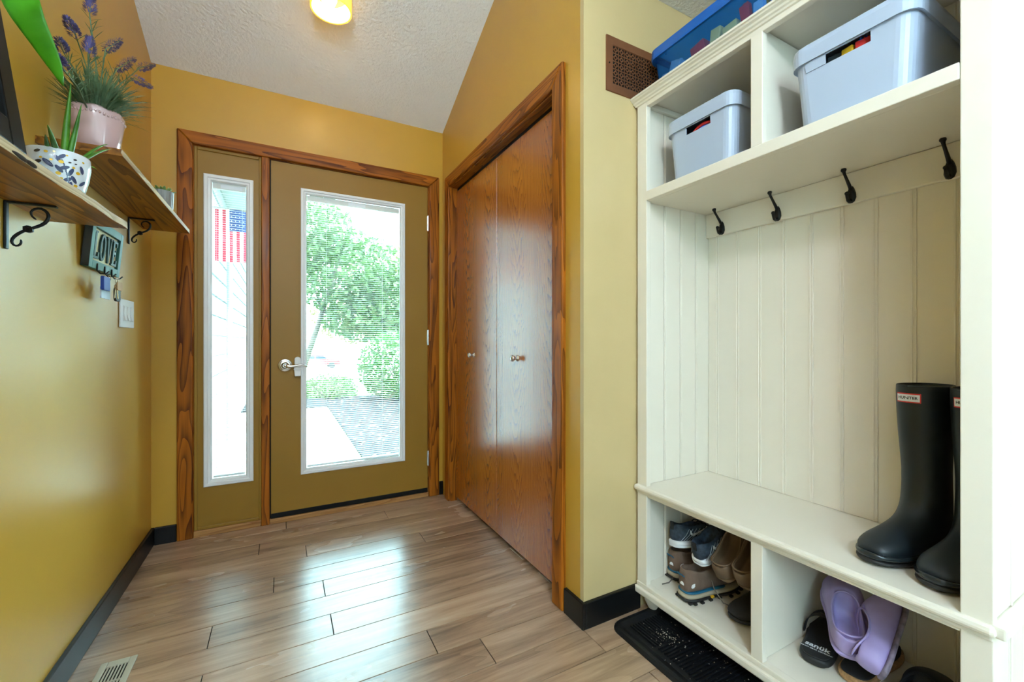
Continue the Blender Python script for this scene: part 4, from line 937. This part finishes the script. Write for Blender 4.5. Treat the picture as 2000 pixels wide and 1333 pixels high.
al((212, 282), (.02, .03, -.0), .006, -.43, .012); al((219, 291), (.024, .02, -.0), .006, -.425, .008); al((190, 332), (.02, .05, -.0), .004, -.44, .01)

# small succulent at the far end of the upper shelf
su = thing('succulent_pot', (-.468, 2.375, Z2+TH2), 'small green succulent in a grey ribbed pot at the shelf end', 'potted plant')
def ribw(a, r, z): return 0
c = Vector(su.location); rings = []
for r_, z in ((.033, .0006), (.035, .01), (.039, .098), (.0395, .105), (.037, .105), (.034, .09)):
    rings.append([(c.x+(r_+.0012*(k_ % 2))*math.cos(2*math.pi*k_/40), c.y+(r_+.0012*(k_ % 2))*math.sin(2*math.pi*k_/40), c.z+z) for k_ in range(40)])
MB().loft(rings).build('pot', plain('grey_ribbed_ceramic', (.30, .33, .32), .35), su)
M_SUC = leafm('succulent_leaf', (.16, .30, .07), (.30, .45, .14), .45, .1)
rs = random.Random(2)
for i in range(16):
    a = i*2.4; el = .35+1.0*(1-i/16)*0+ (i/16)*1.0; b0 = c+Vector((.012*math.cos(a), .012*math.sin(a), .098)); L = .040-.01*i/16
    d = Vector((math.cos(a)*math.cos(el), math.sin(a)*math.cos(el), math.sin(el)))
    fleshy('leaf', [b0, b0+d*L*.4, b0+d*L*.75, b0+d*L], [.005, .0085, .007, .001], su, M_SUC, .5)

# black picture frame leaning on the lower shelf
pf_t = Vector((1, 0, 0)); zf = Z1+TH1+.001
pf = thing('picture_frame', (-.434, .94, zf), 'glossy black picture frame leaning on the lower shelf', 'picture frame')
lean = R(7.5); pf.rotation_euler = (0, -lean, 0)
M_FRB = plain('frame_black_gloss', (.003, .003, .003), .45, spec=.08)
fy0, fy1, fh, fb = -.20, .225, .62, .050
for b in ((-.020, 0, fy1-fb, fy1, 0, fh), (-.020, 0, fy0, fy0+fb, 0, fh), (-.020, 0, fy0+fb, fy1-fb, 0, fb), (-.020, 0, fy0+fb, fy1-fb, fh-fb, fh)):
    MB().box(*b).build('frame_side', M_FRB, pf, local=True, bevel=.003)
MB().box(-.014, -.010, fy0+fb, fy1-fb, fb, fh-fb).build('picture', plain('picture_mat_pale', (.55, .60, .52), .3), pf, local=True)

# broad-leaved plant beyond the frame edge, one leaf arching into view
bp = thing('broadleaf_pot', (-.497, .650, zf), 'leafy plant with one long bright green leaf arching into view', 'potted plant')
MB().lathe([(.045, .0005), (.05, .004), (.062, .09), (.065, .10), (.06, .10), (.056, .085)], bp.location, 28).build('pot', plain('terracotta', (.42, .17, .08), .7), bp, smooth=True)
M_BLEAF = leafm('broadleaf_green', (.10, .48, .012), (.16, .62, .03), .4, .4)
def broad(name, pts, ws, sidev):
    pts = [Vector(p) for p in pts]; s_ = Vector(sidev).normalized(); rows = []
    for i, (p, w_) in enumerate(zip(pts, ws)):
        t_ = (pts[min(i+1, len(pts)-1)]-pts[max(0, i-1)]).normalized(); n_ = t_.cross(s_).normalized(); sd_ = n_.cross(t_).normalized()
        rows.append([p-sd_*w_+n_*w_*.35, p-sd_*w_*.5+n_*w_*.12, p, p+sd_*w_*.5+n_*w_*.12, p+sd_*w_+n_*w_*.35])
    o = MB().loft(rows, closed=False).build(name, M_BLEAF, bp, smooth=True, sub=1); m_ = o.modifiers.new('s', 'SOLIDIFY'); m_.thickness = .0008; return o
xl = -.40
A = [pos(124, 168, xl), pos(108, 130, xl), pos(82, 82, xl), pos(56, 38, xl), pos(36, 2, xl), pos(15, -50, xl-.01), Vector((-.43, .92, 1.86)), Vector((-.462, .78, 1.78)), Vector((-.482, .66, 1.50))]
yaw_ = R(28.36); cr = Vector((math.cos(yaw_), -math.sin(yaw_), 0))
broad('leaf', A, [.001, .0125, .0175, .0225, .0265, .026, .02, .012, .004], cr*.8+Vector((0, 0, .45)))
broad('leaf', [Vector((-.30, .42, 1.75)), Vector((-.34, .5, 1.8)), Vector((-.42, .58, 1.72)), Vector((-.48, .63, 1.50))], [.001, .02, .02, .004], (0, .7, .7))
broad('leaf', [Vector((-.50, .30, 1.80)), Vector((-.50, .42, 1.85)), Vector((-.49, .55, 1.74)), Vector((-.487, .63, 1.50))], [.001, .02, .02, .004], (1, 0, 0))

# ---------------------------------------------------------------- LOVE key rack
M_GRN = plain('key_rack_green', (.025, .13, .10), .45, var=.1, vs=30); M_CRM = plain('key_rack_cream', (.70, .62, .36), .6); M_DKG = plain('key_rack_dark', (.008, .012, .012), .5)
KR = thing('key_rack', (XL+.0015, 1.897, 1.281), 'green wooden key rack with the word LOVE and small hooks', 'key rack')
KR.rotation_euler = (0, R(5), 0)
kw, kh, kd, kf = .297, .168, .020, .028
for b in ((0, kd, 0, kf, 0, kh), (0, kd, kw-kf, kw, 0, kh), (0, kd, kf, kw-kf, 0, kf), (0, kd, kf, kw-kf, kh-kf, kh)):
    MB().box(*b).build('rack_frame', [M_GRN], KR, local=True, bevel=.0015)
MB().box(-.001, .0, -.0005, kw+.0005, .001, kh-.001).build('rack_back', M_DKG, KR, local=True)
MB().box(.0005, kd*.98, -.0008, -.0002, .002, kh-.002).build('rack_side', M_DKG, KR, local=True)
MB().box(.001, .010, kf, kw-kf, kf, kh-kf).build('rack_panel', M_CRM, KR, local=True)
# serif letters
def letter(ch, w_, h, s_=.24, t_=.10):
    S = s_*w_; T = t_*h*.6; p = []
    if ch == 'L': p = [[(0,0),(w_,0),(w_,h*.26),(w_*.88,h*.26),(w_*.78,T*1.5),(S*1.7,T*1.5),(S*1.7,h-T),(S*2.3,h-T),(S*2.3,h),(0,h),(0,h-T),(S*.6,h-T),(S*.6,T),(0,T)]]
    if ch == 'E': p = [[(0,0),(w_,0),(w_,h*.24),(w_*.88,h*.24),(w_*.8,T*1.4),(S*1.7,T*1.4),(S*1.7,h*.46),(w_*.62,h*.46),(w_*.66,h*.38),(w_*.75,h*.38),(w_*.75,h*.64),(w_*.66,h*.64),(w_*.62,h*.56),(S*1.7,h*.56),(S*1.7,h-T*1.4),(w_*.78,h-T*1.4),(w_*.86,h*.78),(w_*.97,h*.78),(w_*.97,h),(0,h),(0,h-T),(S*.6,h-T),(S*.6,T),(0,T)]]
    if ch == 'V': p = [[(w_*.44,0),(w_*.58,0),(w_*.9,h-T),(w_,h-T),(w_,h),(w_*.66,h),(w_*.66,h-T),(w_*.76,h-T),(w_*.55,h*.27),(w_*.34,h-T),(w_*.46,h-T),(w_*.46,h),(0,h),(0,h-T),(w_*.1,h-T)]]
    return p
y = kf+.008; lw, lh = .052, .094; lz = kf+.009
M_LET = plain('key_rack_letter', (.012, .05, .045), .5)
for ch in 'LOVE':
    mb = MB()
    if ch == 'O':
        outer = [(y+lw/2+lw*.5*math.cos(2*math.pi*k_/24), lz+lh/2+lh*.51*math.sin(2*math.pi*k_/24)) for k_ in range(24)]; inner = [(y+lw/2+lw*.24*math.cos(2*math.pi*k_/24), lz+lh/2+lh*.40*math.sin(2*math.pi*k_/24)) for k_ in range(24)]
        mb.loft([[(.010, *p) for p in outer], [(.016, *p) for p in outer], [(.016, *p) for p in inner], [(.010, *p) for p in inner]], cap=False)
    else:
        for poly in letter(ch, lw, lh): mb.prism([(y+a, lz+b) for a, b in poly], lambda a, b: (.016, a, b), lambda a, b: (.009, a, b))
    mb.build('letter', M_LET, KR, local=True); y += lw+.006
for hy in (.065, .135, .205):
    MB().tube([(kd+.001, hy, .020), (kd+.003, hy, -.004), (kd+.012, hy, -.014), (kd+.026, hy, -.012), (kd+.034, hy, -.002)], .0024, 6).build('hook', M_DKG, KR, local=True, smooth=True)
# keys hanging on the rack
def kpt(y, x, z): return Vector((XL+.034+x, y, z))
KX = XL+.046; HZ = 1.262
kb = thing('key_bunch', (KX, 2.0, 1.18), 'bunch of keys with a blue fob hanging from the rack', 'keys')
M_BRASS = plain('key_brass', (.50, .33, .15), .35, .8); M_FOB = plain('fob_blue', (.01, .05, .33), .4); M_LEA = plain('fob_leather_tan', (.55, .30, .12), .6)
def torus(c, R_, r_, n=20, ax='x'):
    rings = []
    for i in range(n+1):
        b = 2*math.pi*i/n; rings.append([(c[0]+r_*math.sin(a), c[1]+(R_+r_*math.cos(a))*math.cos(b), c[2]+(R_+r_*math.cos(a))*math.sin(b)) for a in [2*math.pi*k_/6 for k_ in range(6)]])
    return MB().loft(rings, cap=False)
torus((KX, 2.0, HZ-.006), .010, .0010).build('key_ring', M_NICK, kb, smooth=True)
MB().prism(rr(1.955, HZ-.032, .030, .024, .006), lambda y, z: (KX-.004, y, z), lambda y, z: (KX+.006, y, z)).build('fob', M_FOB, kb, bevel=.002)
MB().prism(rr(1.985, HZ-.062, .042, .020, .004), lambda y, z: (KX-.010, y, z), lambda y, z: (KX-.006, y, z)).build('tag', plain('tag_white_blue', (.60, .68, .80), .4), kb)
for i, an in enumerate((-12, 10)):
    def kf_(y, z, an=an, i=i):
        a = R(an); return (KX+.008+.002*i, 2.03+1.2*(y*math.cos(a)-z*math.sin(a)), HZ-.026+.85*(y*math.sin(a)+z*math.cos(a)))
    P = [(.010*math.cos(R(q)), -.010+.010*math.sin(R(q))) for q in range(-60, 241, 30)]+[(-.004, -.058), (0, -.062), (.004, -.056), (.0025, -.048), (.004, -.042), (.0025, -.036), (.0045, -.03)]
    MB().prism(P, lambda y, z: kf_(y, z), lambda y, z: (kf_(y, z)[0]+.002, *kf_(y, z)[1:])).build('key', M_BRASS, kb)
kb2 = thing('key_bunch', (KX, 2.07, 1.18), 'bunch of keys with tan leather and black fob on the rack', 'keys')
torus((KX, 2.072, HZ-.008), .010, .0010).build('key_ring', M_NICK, kb2, smooth=True)
MB().prism(rr(2.048, HZ-.030, .026, .016, .008), lambda y, z: (KX+.012, y, z), lambda y, z: (KX+.016, y, z)).build('fob', M_LEA, kb2, bevel=.001)
MB().prism(rr(2.075, HZ-.058, .026, .026, .014), lambda y, z: (KX-.004, y, z), lambda y, z: (KX+.004, y, z)).build('fob', M_DKG, kb2, bevel=.002)
MB().prism(rr(2.09, HZ-.026, .016, .015, .012), lambda y, z: (KX-.002, y, z), lambda y, z: (KX+.001, y, z)).build('key', M_BRASS, kb2)

# ---------------------------------------------------------------- triple switch plate
swp = thing('light_switch', (XL, 2.36, 1.088), 'white triple rocker light switch on the left wall', 'light switch')
MB().box(XL+.0005, XL+.006, 2.268, 2.448, 1.088, 1.206).build('plate', M_PLAST, swp, bevel=.003)
for i in range(3):
    y = 2.318+.043*i
    px([(y-.014, 1.114), (y+.014, 1.114), (y+.014, 1.18), (y-.014, 1.18)], XL+.0055, XL+.0072).build('rocker_frame', M_PLAST, swp)
    MB().add([(XL+.0072, y-.012, 1.117), (XL+.0072, y+.012, 1.117), (XL+.0072, y+.012, 1.177), (XL+.0072, y-.012, 1.177), (XL+.0125, y-.012, 1.119), (XL+.0125, y+.012, 1.119), (XL+.0078, y+.012, 1.148), (XL+.0078, y-.012, 1.148), (XL+.0092, y+.012, 1.175), (XL+.0092, y-.012, 1.175)],
        [(0,1,5,4), (4,5,6,7), (7,6,8,9), (9,8,2,3), (0,4,7,9,3), (1,2,8,6,5)]).build('rocker', M_PLAST, swp)

# ---------------------------------------------------------------- ceiling lamp
LX, LY = .197, 2.14; lzb = 2.575
lp = thing('ceiling_lamp', (LX, LY, zc(LY)), 'small glowing yellow drum lamp on the sloped ceiling', 'lamp')
M_SHADE = emit('lamp_shade_glow', (1.0, .50, .02), .36, (.8, .6, .2)); M_BULB = emit('lamp_bulb_glow', (1.0, .86, .50), 3)
rings = []
for r_, dz in ((.090, 0), (.0915, .002)):
    pass
n = 40; out_b = [(LX+.090*math.cos(2*math.pi*k_/n), LY+.090*math.sin(2*math.pi*k_/n), lzb) for k_ in range(n)]; out_t = [(x, y, zc(y)-.012) for x, y, z in out_b]
in_b = [(LX+.084*math.cos(2*math.pi*k_/n), LY+.084*math.sin(2*math.pi*k_/n), lzb) for k_ in range(n)]; in_t = [(x, y, zc(y)-.012) for x, y, z in in_b]
MB().loft([in_t, in_b, out_b, out_t], cap=False).build('shade', M_SHADE, lp)
in2 = lambda r_, dz: [(LX+r_*math.cos(2*math.pi*k_/n), LY+r_*math.sin(2*math.pi*k_/n), (lzb+.004) if dz else zc(LY+r_*math.sin(2*math.pi*k_/n))-.016) for k_ in range(n)]
MB().loft([in2(.0825, 1), in2(.0825, 0), in2(.0835, 0), in2(.0835, 1), in2(.0825, 1)], cap=False).build('liner', emit('lamp_liner_glow', (1.0, .82, .40), .55), lp)
can = [(LX+.096*math.cos(2*math.pi*k_/n), LY+.096*math.sin(2*math.pi*k_/n)) for k_ in range(n)]
MB().loft([[(x, y, zc(y)-.014) for x, y in can], [(x, y, zc(y)-.0005) for x, y in can]]).build('canopy', M_BRASS, lp)
MB().lathe([(.012, .05), (.02, .045), (.034, .012), (.036, -.01), (.028, -.032), (.012, -.042), (.002, -.044)], (LX-.01, LY, 2.635), 20).build('bulb', M_BULB, lp, smooth=True)
pl_ = bpy.data.lights.new('lamp_light', 'POINT'); pl_.energy = .35; pl_.color = (1, .62, .25); pl_.shadow_soft_size = .04
po = bpy.data.objects.new('lamp_light', pl_); COL.objects.link(po); po.parent = lp; po.location = Vector((LX, LY, lzb-.012))-Vector(lp.location)
# globe light added out of view behind the camera, replacing bounced flash
gp = thing('flash_standin', (-.30, -1.35, 2.3), 'added white globe light behind the camera, standing in for bounced flash', 'lamp')
MB().sphere((-.30, -1.35, 2.38), .09, 20, 12).build('globe', emit('globe_glow', (.95, .98, 1), 6), gp, smooth=True)
MB().tube([(-.30, -1.35, 2.46), (-.30, -1.35, ZP)], .004, 6).build('cord', M_BLACKIRON, gp)
gl_ = bpy.data.lights.new('flash_standin_light', 'POINT'); gl_.energy = 17; gl_.color = (.78, .88, 1.0); gl_.shadow_soft_size = .1
go = bpy.data.objects.new('flash_standin_light', gl_); COL.objects.link(go); go.parent = gp; go.location = (0, .22, .08)

# ================================================================ outdoors
def gz(y): return -.15 if y < 9 else -.15-(y-9)*.041
M_GRASS = plain('lawn_grass', (.09, .18, .035), .9, var=.3, vs=4, bump=.5, bs=40); M_CONC = plain('path_concrete', (.62, .60, .56), .85, var=.06, vs=6); M_MULCH = plain('mulch_dark', (.028, .028, .032), .95, var=.6, vs=30, bump=1, bs=60)
gr = MB(); ysg = [2.9, 5, 9, 15, 25, 40, 60, 90]; gr.loft([[(-40, y, gz(y)-.004), (40, y, gz(y)-.004)] for y in ysg], closed=False)
setp(gr.build('ground', M_GRASS), 'lawn outside the entry door', 'lawn', kind='structure')
pa = MB(); 
for i, (a, b) in enumerate(((2.905, 4.3), (4.31, 5.8), (5.81, 7.1), (7.11, 8.3))): pa.box(-.62, .705, a, b, -.2, -.148+.0)
setp(pa.build('path', M_CONC, bevel=.008), 'pale concrete walkway outside the glass door', 'path', kind='structure')
setp(MB().box(-3.5, 3.5, 10.6, 40, gz(25)-.6, -.9).build('driveway_fill', M_CONC), 'sloping ground below the drive', 'driveway', kind='structure') if False else None
mu = MB(); rm = random.Random(5); nx_, ny_ = 46, 60; gx_ = [.70+2.6*i/nx_ for i in range(nx_+1)]; gy_ = [2.95+6.8*j/ny_ for j in range(ny_+1)]
mu.add([(x, y, gz(y)+.002+rm.uniform(0, .028)) for y in gy_ for x in gx_], [(j*(nx_+1)+i, j*(nx_+1)+i+1, (j+1)*(nx_+1)+i+1, (j+1)*(nx_+1)+i) for j in range(ny_) for i in range(nx_)])
mu.box(-.62, .72, 8.32, 9.6, -.2, -.13)
m_ = setp(mu.build('mulch_bed', M_MULCH), 'dark mulch bed beside the walkway', 'mulch', kind='stuff')
lf = MB()
for i in range(1100):
    x, y = rm.uniform(.72, 3.0), rm.uniform(3.2, 9.5); a = rm.uniform(0, 6.28); s_ = rm.uniform(.012, .028); z = gz(y)+.03+rm.uniform(0, .01)
    lf.add([(x+s_*math.cos(a+q), y+s_*.6*math.sin(a+q), z+rm.uniform(-.004, .006)) for q in (0, 1.57, 3.14, 4.71)], [(0,1,2,3)])
setp(lf.build('leaf_litter', plain('dry_leaves', (.30, .22, .15), .9, var=.4, vs=10)), 'scattered dry leaves on the mulch bed', 'leaves', kind='stuff')
def cloud(mb, c, r_, n, s0, s1, rnd, shell=.55):
    for i in range(n):
        while True:
            v = Vector((rnd.uniform(-1, 1), rnd.uniform(-1, 1), rnd.uniform(-1, 1)))
            if shell**2 < v.length_squared < 1: break
        p = Vector(c)+Vector((v.x*r_[0], v.y*r_[1], v.z*r_[2])); a = Vector((rnd.gauss(0, 1), rnd.gauss(0, 1), rnd.gauss(0, 1))).normalized(); b = a.cross(Vector((rnd.gauss(0, 1), rnd.gauss(0, 1), rnd.gauss(0, 1)))).normalized(); s_ = rnd.uniform(s0, s1)
        mb.add([p-a*s_, p-b*s_*.5, p+a*s_, p+b*s_*.5], [(0,1,2,3)])
M_HEDGE = leafm('hedge_leaf', (.025, .095, .012), (.085, .21, .04), .5, .35); M_SHRUB = leafm('shrub_leaf_pale', (.10, .18, .06), (.22, .32, .13), .5, .35); M_TREE = leafm('tree_leaf', (.035, .075, .02), (.10, .16, .05), .5, .4); M_TREE2 = leafm('tree_leaf_autumn', (.10, .08, .025), (.18, .16, .06), .5, .4); M_BARK = plain('bark_grey', (.12, .10, .085), .9, var=.3, vs=12)
ro_ = random.Random(21)
def shrub(name, label, c, r_, n, s0, s1, mat, group):
    t = thing(name, (c[0], c[1], gz(c[1])), label, 'shrub', group)
    mb = MB(); cloud(mb, c, r_, n, s0, s1, ro_); f = mb.build('foliage', mat, t); f['kind'] = 'stuff'
    st = MB()
    for i in range(5):
        a = i*1.26; st.tube([(c[0], c[1], gz(c[1])-.02), (c[0]+r_[0]*.4*math.cos(a), c[1]+r_[1]*.4*math.sin(a), c[2]), (c[0]+r_[0]*.7*math.cos(a), c[1]+r_[1]*.7*math.sin(a), c[2]+r_[2]*.5)], [.02, .012, .006], 5)
    st.build('stems', M_BARK, t)
GS = 'green shrubs beyond the walkway'
shrub('hedge_shrub', 'tall green shrub nearest the door glass on the right', (2.55, 7.0, .55), (.85, .85, .80), 5200, .03, .06, M_HEDGE, GS)
shrub('hedge_shrub', 'tall green shrub behind the walkway end', (2.25, 8.9, .52), (.95, 1.0, .80), 4600, .03, .06, M_HEDGE, GS)
shrub('hedge_shrub', 'low green shrub at the edge of the mulch bed', (2.2, 5.6, .12), (.55, .5, .36), 2200, .025, .05, M_HEDGE, GS)
shrub('hedge_shrub', 'broad green shrub far to the right behind the others', (4.2, 10.2, .5), (1.3, 1.5, 1.0), 4200, .04, .07, M_HEDGE, GS)
shrub('round_shrub', 'pale rounded shrub at the end of the walkway', (.85, 9.9, -.02), (.62, .55, .36), 2600, .02, .04, M_SHRUB, GS)
shrub('round_shrub', 'pale low shrub left of the walkway end', (-.19, 9.75, -.05), (.38, .4, .3), 1800, .02, .04, M_SHRUB, GS)
def tree(name, label, base, h, lean, blobs, mat, tr_):
    t = thing(name, base, label, 'tree', 'trees beyond the lawn')
    top = Vector(base)+Vector((lean[0], lean[1], h)); b0 = Vector(base)
    MB().tube([b0, b0.lerp(top, .35)+Vector((tr_*.3, 0, 0)), b0.lerp(top, .7), top], [tr_, tr_*.8, tr_*.55, tr_*.2], 8).build('trunk', M_BARK, t, smooth=True)
    br = MB()
    for c, r_, n in blobs: br.tube([b0.lerp(top, .45), Vector(c)], [tr_*.4, tr_*.12], 6)
    br.build('branches', M_BARK, t)
    mb = MB()
    for c, r_, n in blobs: cloud(mb, c, r_, n, .06, .13, ro_, .3)
    f = mb.build('foliage', mat, t); f['kind'] = 'stuff'
tree('shade_tree', 'leaning shade tree with airy crown above the lawn', (.35, 14.5, gz(14.5)), 5.2, (1.6, .5), [((1.6, 14.5, 3.3), (2.2, 1.8, 1.3), 3800), ((3.4, 15.0, 2.4), (1.8, 1.6, 1.2), 3000), ((.4, 14.2, 4.4), (1.6, 1.5, 1.2), 2200), ((2.6, 14.2, 1.7), (1.6, 1.3, .7), 1800)], M_TREE, .10)
tree('shade_tree', 'tree with yellowing leaves behind the leaning one', (6.0, 21, gz(21)), 7, (0, 0), [((5.2, 21, 3.6), (3.0, 2.0, 2.2), 3600), ((8, 22, 4.5), (2.6, 2, 2.4), 2600), ((3.0, 20.5, 2.2), (2.0, 1.5, 1.3), 2000)], M_TREE2, .16)
tree('shade_tree', 'tall green tree at the far left of the lawn', (-1.5, 30, gz(30)), 9, (0, 0), [((-1.5, 30, 5.5), (3.5, 2.5, 3), 3400), ((2.0, 31, 7), (3, 2.5, 2.5), 2600)], M_TREE, .2)
# street and car
M_ROAD = plain('street_asphalt', (.42, .42, .42), .9)
setp(MB().loft([[(-40, y, gz(y)+.01), (40, y, gz(y)+.01)] for y in (46, 56)], closed=False).build('street', M_ROAD), 'pale street beyond the lawn', 'street', kind='structure')
setp(MB().loft([[(-1.5, y, gz(y)+.015), (4.0, y, gz(y)+.015)] for y in (19, 30, 46)], closed=False).build('driveway', M_CONC), 'pale driveway running to the street', 'driveway', kind='structure')
car = thing('parked_car', (3.1, 48, gz(48)+.012), 'small red car parked on the street outside', 'car')
M_CARR = plain('car_red', (.50, .02, .03), .25, coat=.6); M_CARG = plain('car_glass', (.02, .03, .05), .1)
prof_ = [(-2.1, .35), (2.1, .35), (2.15, .7), (1.9, .92), (1.0, .98), (.55, 1.38), (-1.1, 1.42), (-1.75, 1.0), (-2.1, .92)]
cl_ = car.location
MB().prism(prof_, lambda x, z: (x, -.85, z), lambda x, z: (x, .85, z)).build('car_body', M_CARR, car, local=True, bevel=.06)
for s_ in (-1, 1):
    MB().prism([(.92, .98), (.52, 1.32), (-.2, 1.35), (-.2, .98)], lambda x, z: (x, s_*.862, z), lambda x, z: (x, s_*.83, z)).build('side_window', M_CARG, car, local=True); MB().prism([(-.27, .98), (-.27, 1.35), (-1.05, 1.36), (-1.55, .99)], lambda x, z: (x, s_*.862, z), lambda x, z: (x, s_*.83, z)).build('side_window', M_CARG, car, local=True)
    for wx in (-1.3, 1.3):
        MB().loft([[(wx+r_*math.cos(2*math.pi*k_/18), s_*yy, .33+r_*math.sin(2*math.pi*k_/18)) for k_ in range(18)] for r_, yy in ((.33, .70), (.33, .88), (.2, .89))]).build('wheel', M_OUT, car, local=True)
# garage wall with lap siding along the left of the walk
M_SID = plain('siding_white', (.33, .35, .36), .6)
gw = setp(bx('wall_garage', M_SID, (-.80, -.625, 2.9, 13.5, -.2, 2.75)), 'white lap-sided garage wall outside the sidelight', 'wall', kind='structure')
z = -.12
sb = None
while z < 2.7:
    if sb is None:
        mb = MB(); mb.prism([(-.626, .016), (-.596, .016), (-.606, .2), (-.626, .2)], lambda x, q: (x, 2.9, q), lambda x, q: (x, 13.5, q)); sb = mb.build('siding_board', M_SID, gw); sb.location = (0, 0, z)
    else: copy_of(sb, gw, (0, 0, z))
    z += .2
setp(bx('soffit', M_SID, (-.62, -.1, 2.92, 13.5, 2.72, 2.78)), 'white soffit over the garage wall', 'soffit', kind='structure')
gt = thing('gutter', (-.1, 8, 2.60), 'white rain gutter and downspout on the garage eave', 'gutter')
MB().box(-.11, -.0, 3.4, 13.5, 2.62, 2.72).build('gutter_trough', M_SID, gt, bevel=.01); MB().tube([(-.06, 6.0, 2.62), (-.20, 6.0, 2.45), (-.555, 6.0, 2.35), (-.555, 6.0, -.14)], .03, 8).build('downspout', M_SID, gt)
# flag hanging from the soffit
fg = thing('flag', (-.38, 4.35, 1.62), 'vertical red, white and blue striped flag hanging outside the sidelight', 'flag')
M_FR = plain('flag_red', (.50, .02, .05), .8); M_FW = plain('flag_white', (.80, .80, .80), .8); M_FB = plain('flag_blue', (.015, .04, .16), .8)
fy = 4.35; fx0_, fx1_, fz0, fz1 = -.560, -.225, 1.715, 2.16; sw_ = (fx1_-fx0_)/13
def fw(x, z): return fy+.012*math.sin((x-fx0_)*22+z*3)
for i in range(13):
    a, b = fx0_+sw_*i, fx0_+sw_*(i+1); ztop = fz1 if i < 6 else fz1-.185
    rows = [[(x, fw(x, q)+t_, q) for x, t_ in ((a, 0), ((a+b)/2, 0), (b, 0), (b, .0015), (a, .0015))] for q in [fz0+(ztop-fz0)*k_/8 for k_ in range(9)]]
    MB().loft(rows).build('stripe', M_FR if i % 2 == 0 else M_FW, fg)
rows = [[(x, fw(x, q)+t_, q) for x, t_ in [(fx0_+sw_*6+(sw_*7)*k_/8, 0) for k_ in range(9)]+[(fx1_, .0015), (fx0_+sw_*6, .0015)]] for q in [fz1-.185+.185*k_/4 for k_ in range(5)]]
MB().loft(rows).build('canton', M_FB, fg)
stm = MB()
for i in range(6):
    for j in range(5):
        x = fx0_+sw_*6.6+sw_*1.15*i; q = fz1-.165+.035*j; yy = fw(x, q)-.001; stm.add([(x+(.006 if k_ % 2 == 0 else .0025)*math.sin(math.pi*k_/5), yy, q+(.006 if k_ % 2 == 0 else .0025)*math.cos(math.pi*k_/5)) for k_ in range(10)], [tuple(range(10))])
s_ = stm.build('stars', M_FW, fg); s_['kind'] = 'stuff'
MB().tube([(fx0_-.02, fy, fz1+.005), (fx1_+.02, fy, fz1+.005)], .006, 6).build('flag_pole', M_NICK, fg)
for x in (fx0_, fx1_): MB().tube([(x, fy, fz1+.005), (x, fy, 2.722)], .0015, 5).build('cord', M_SID, fg)
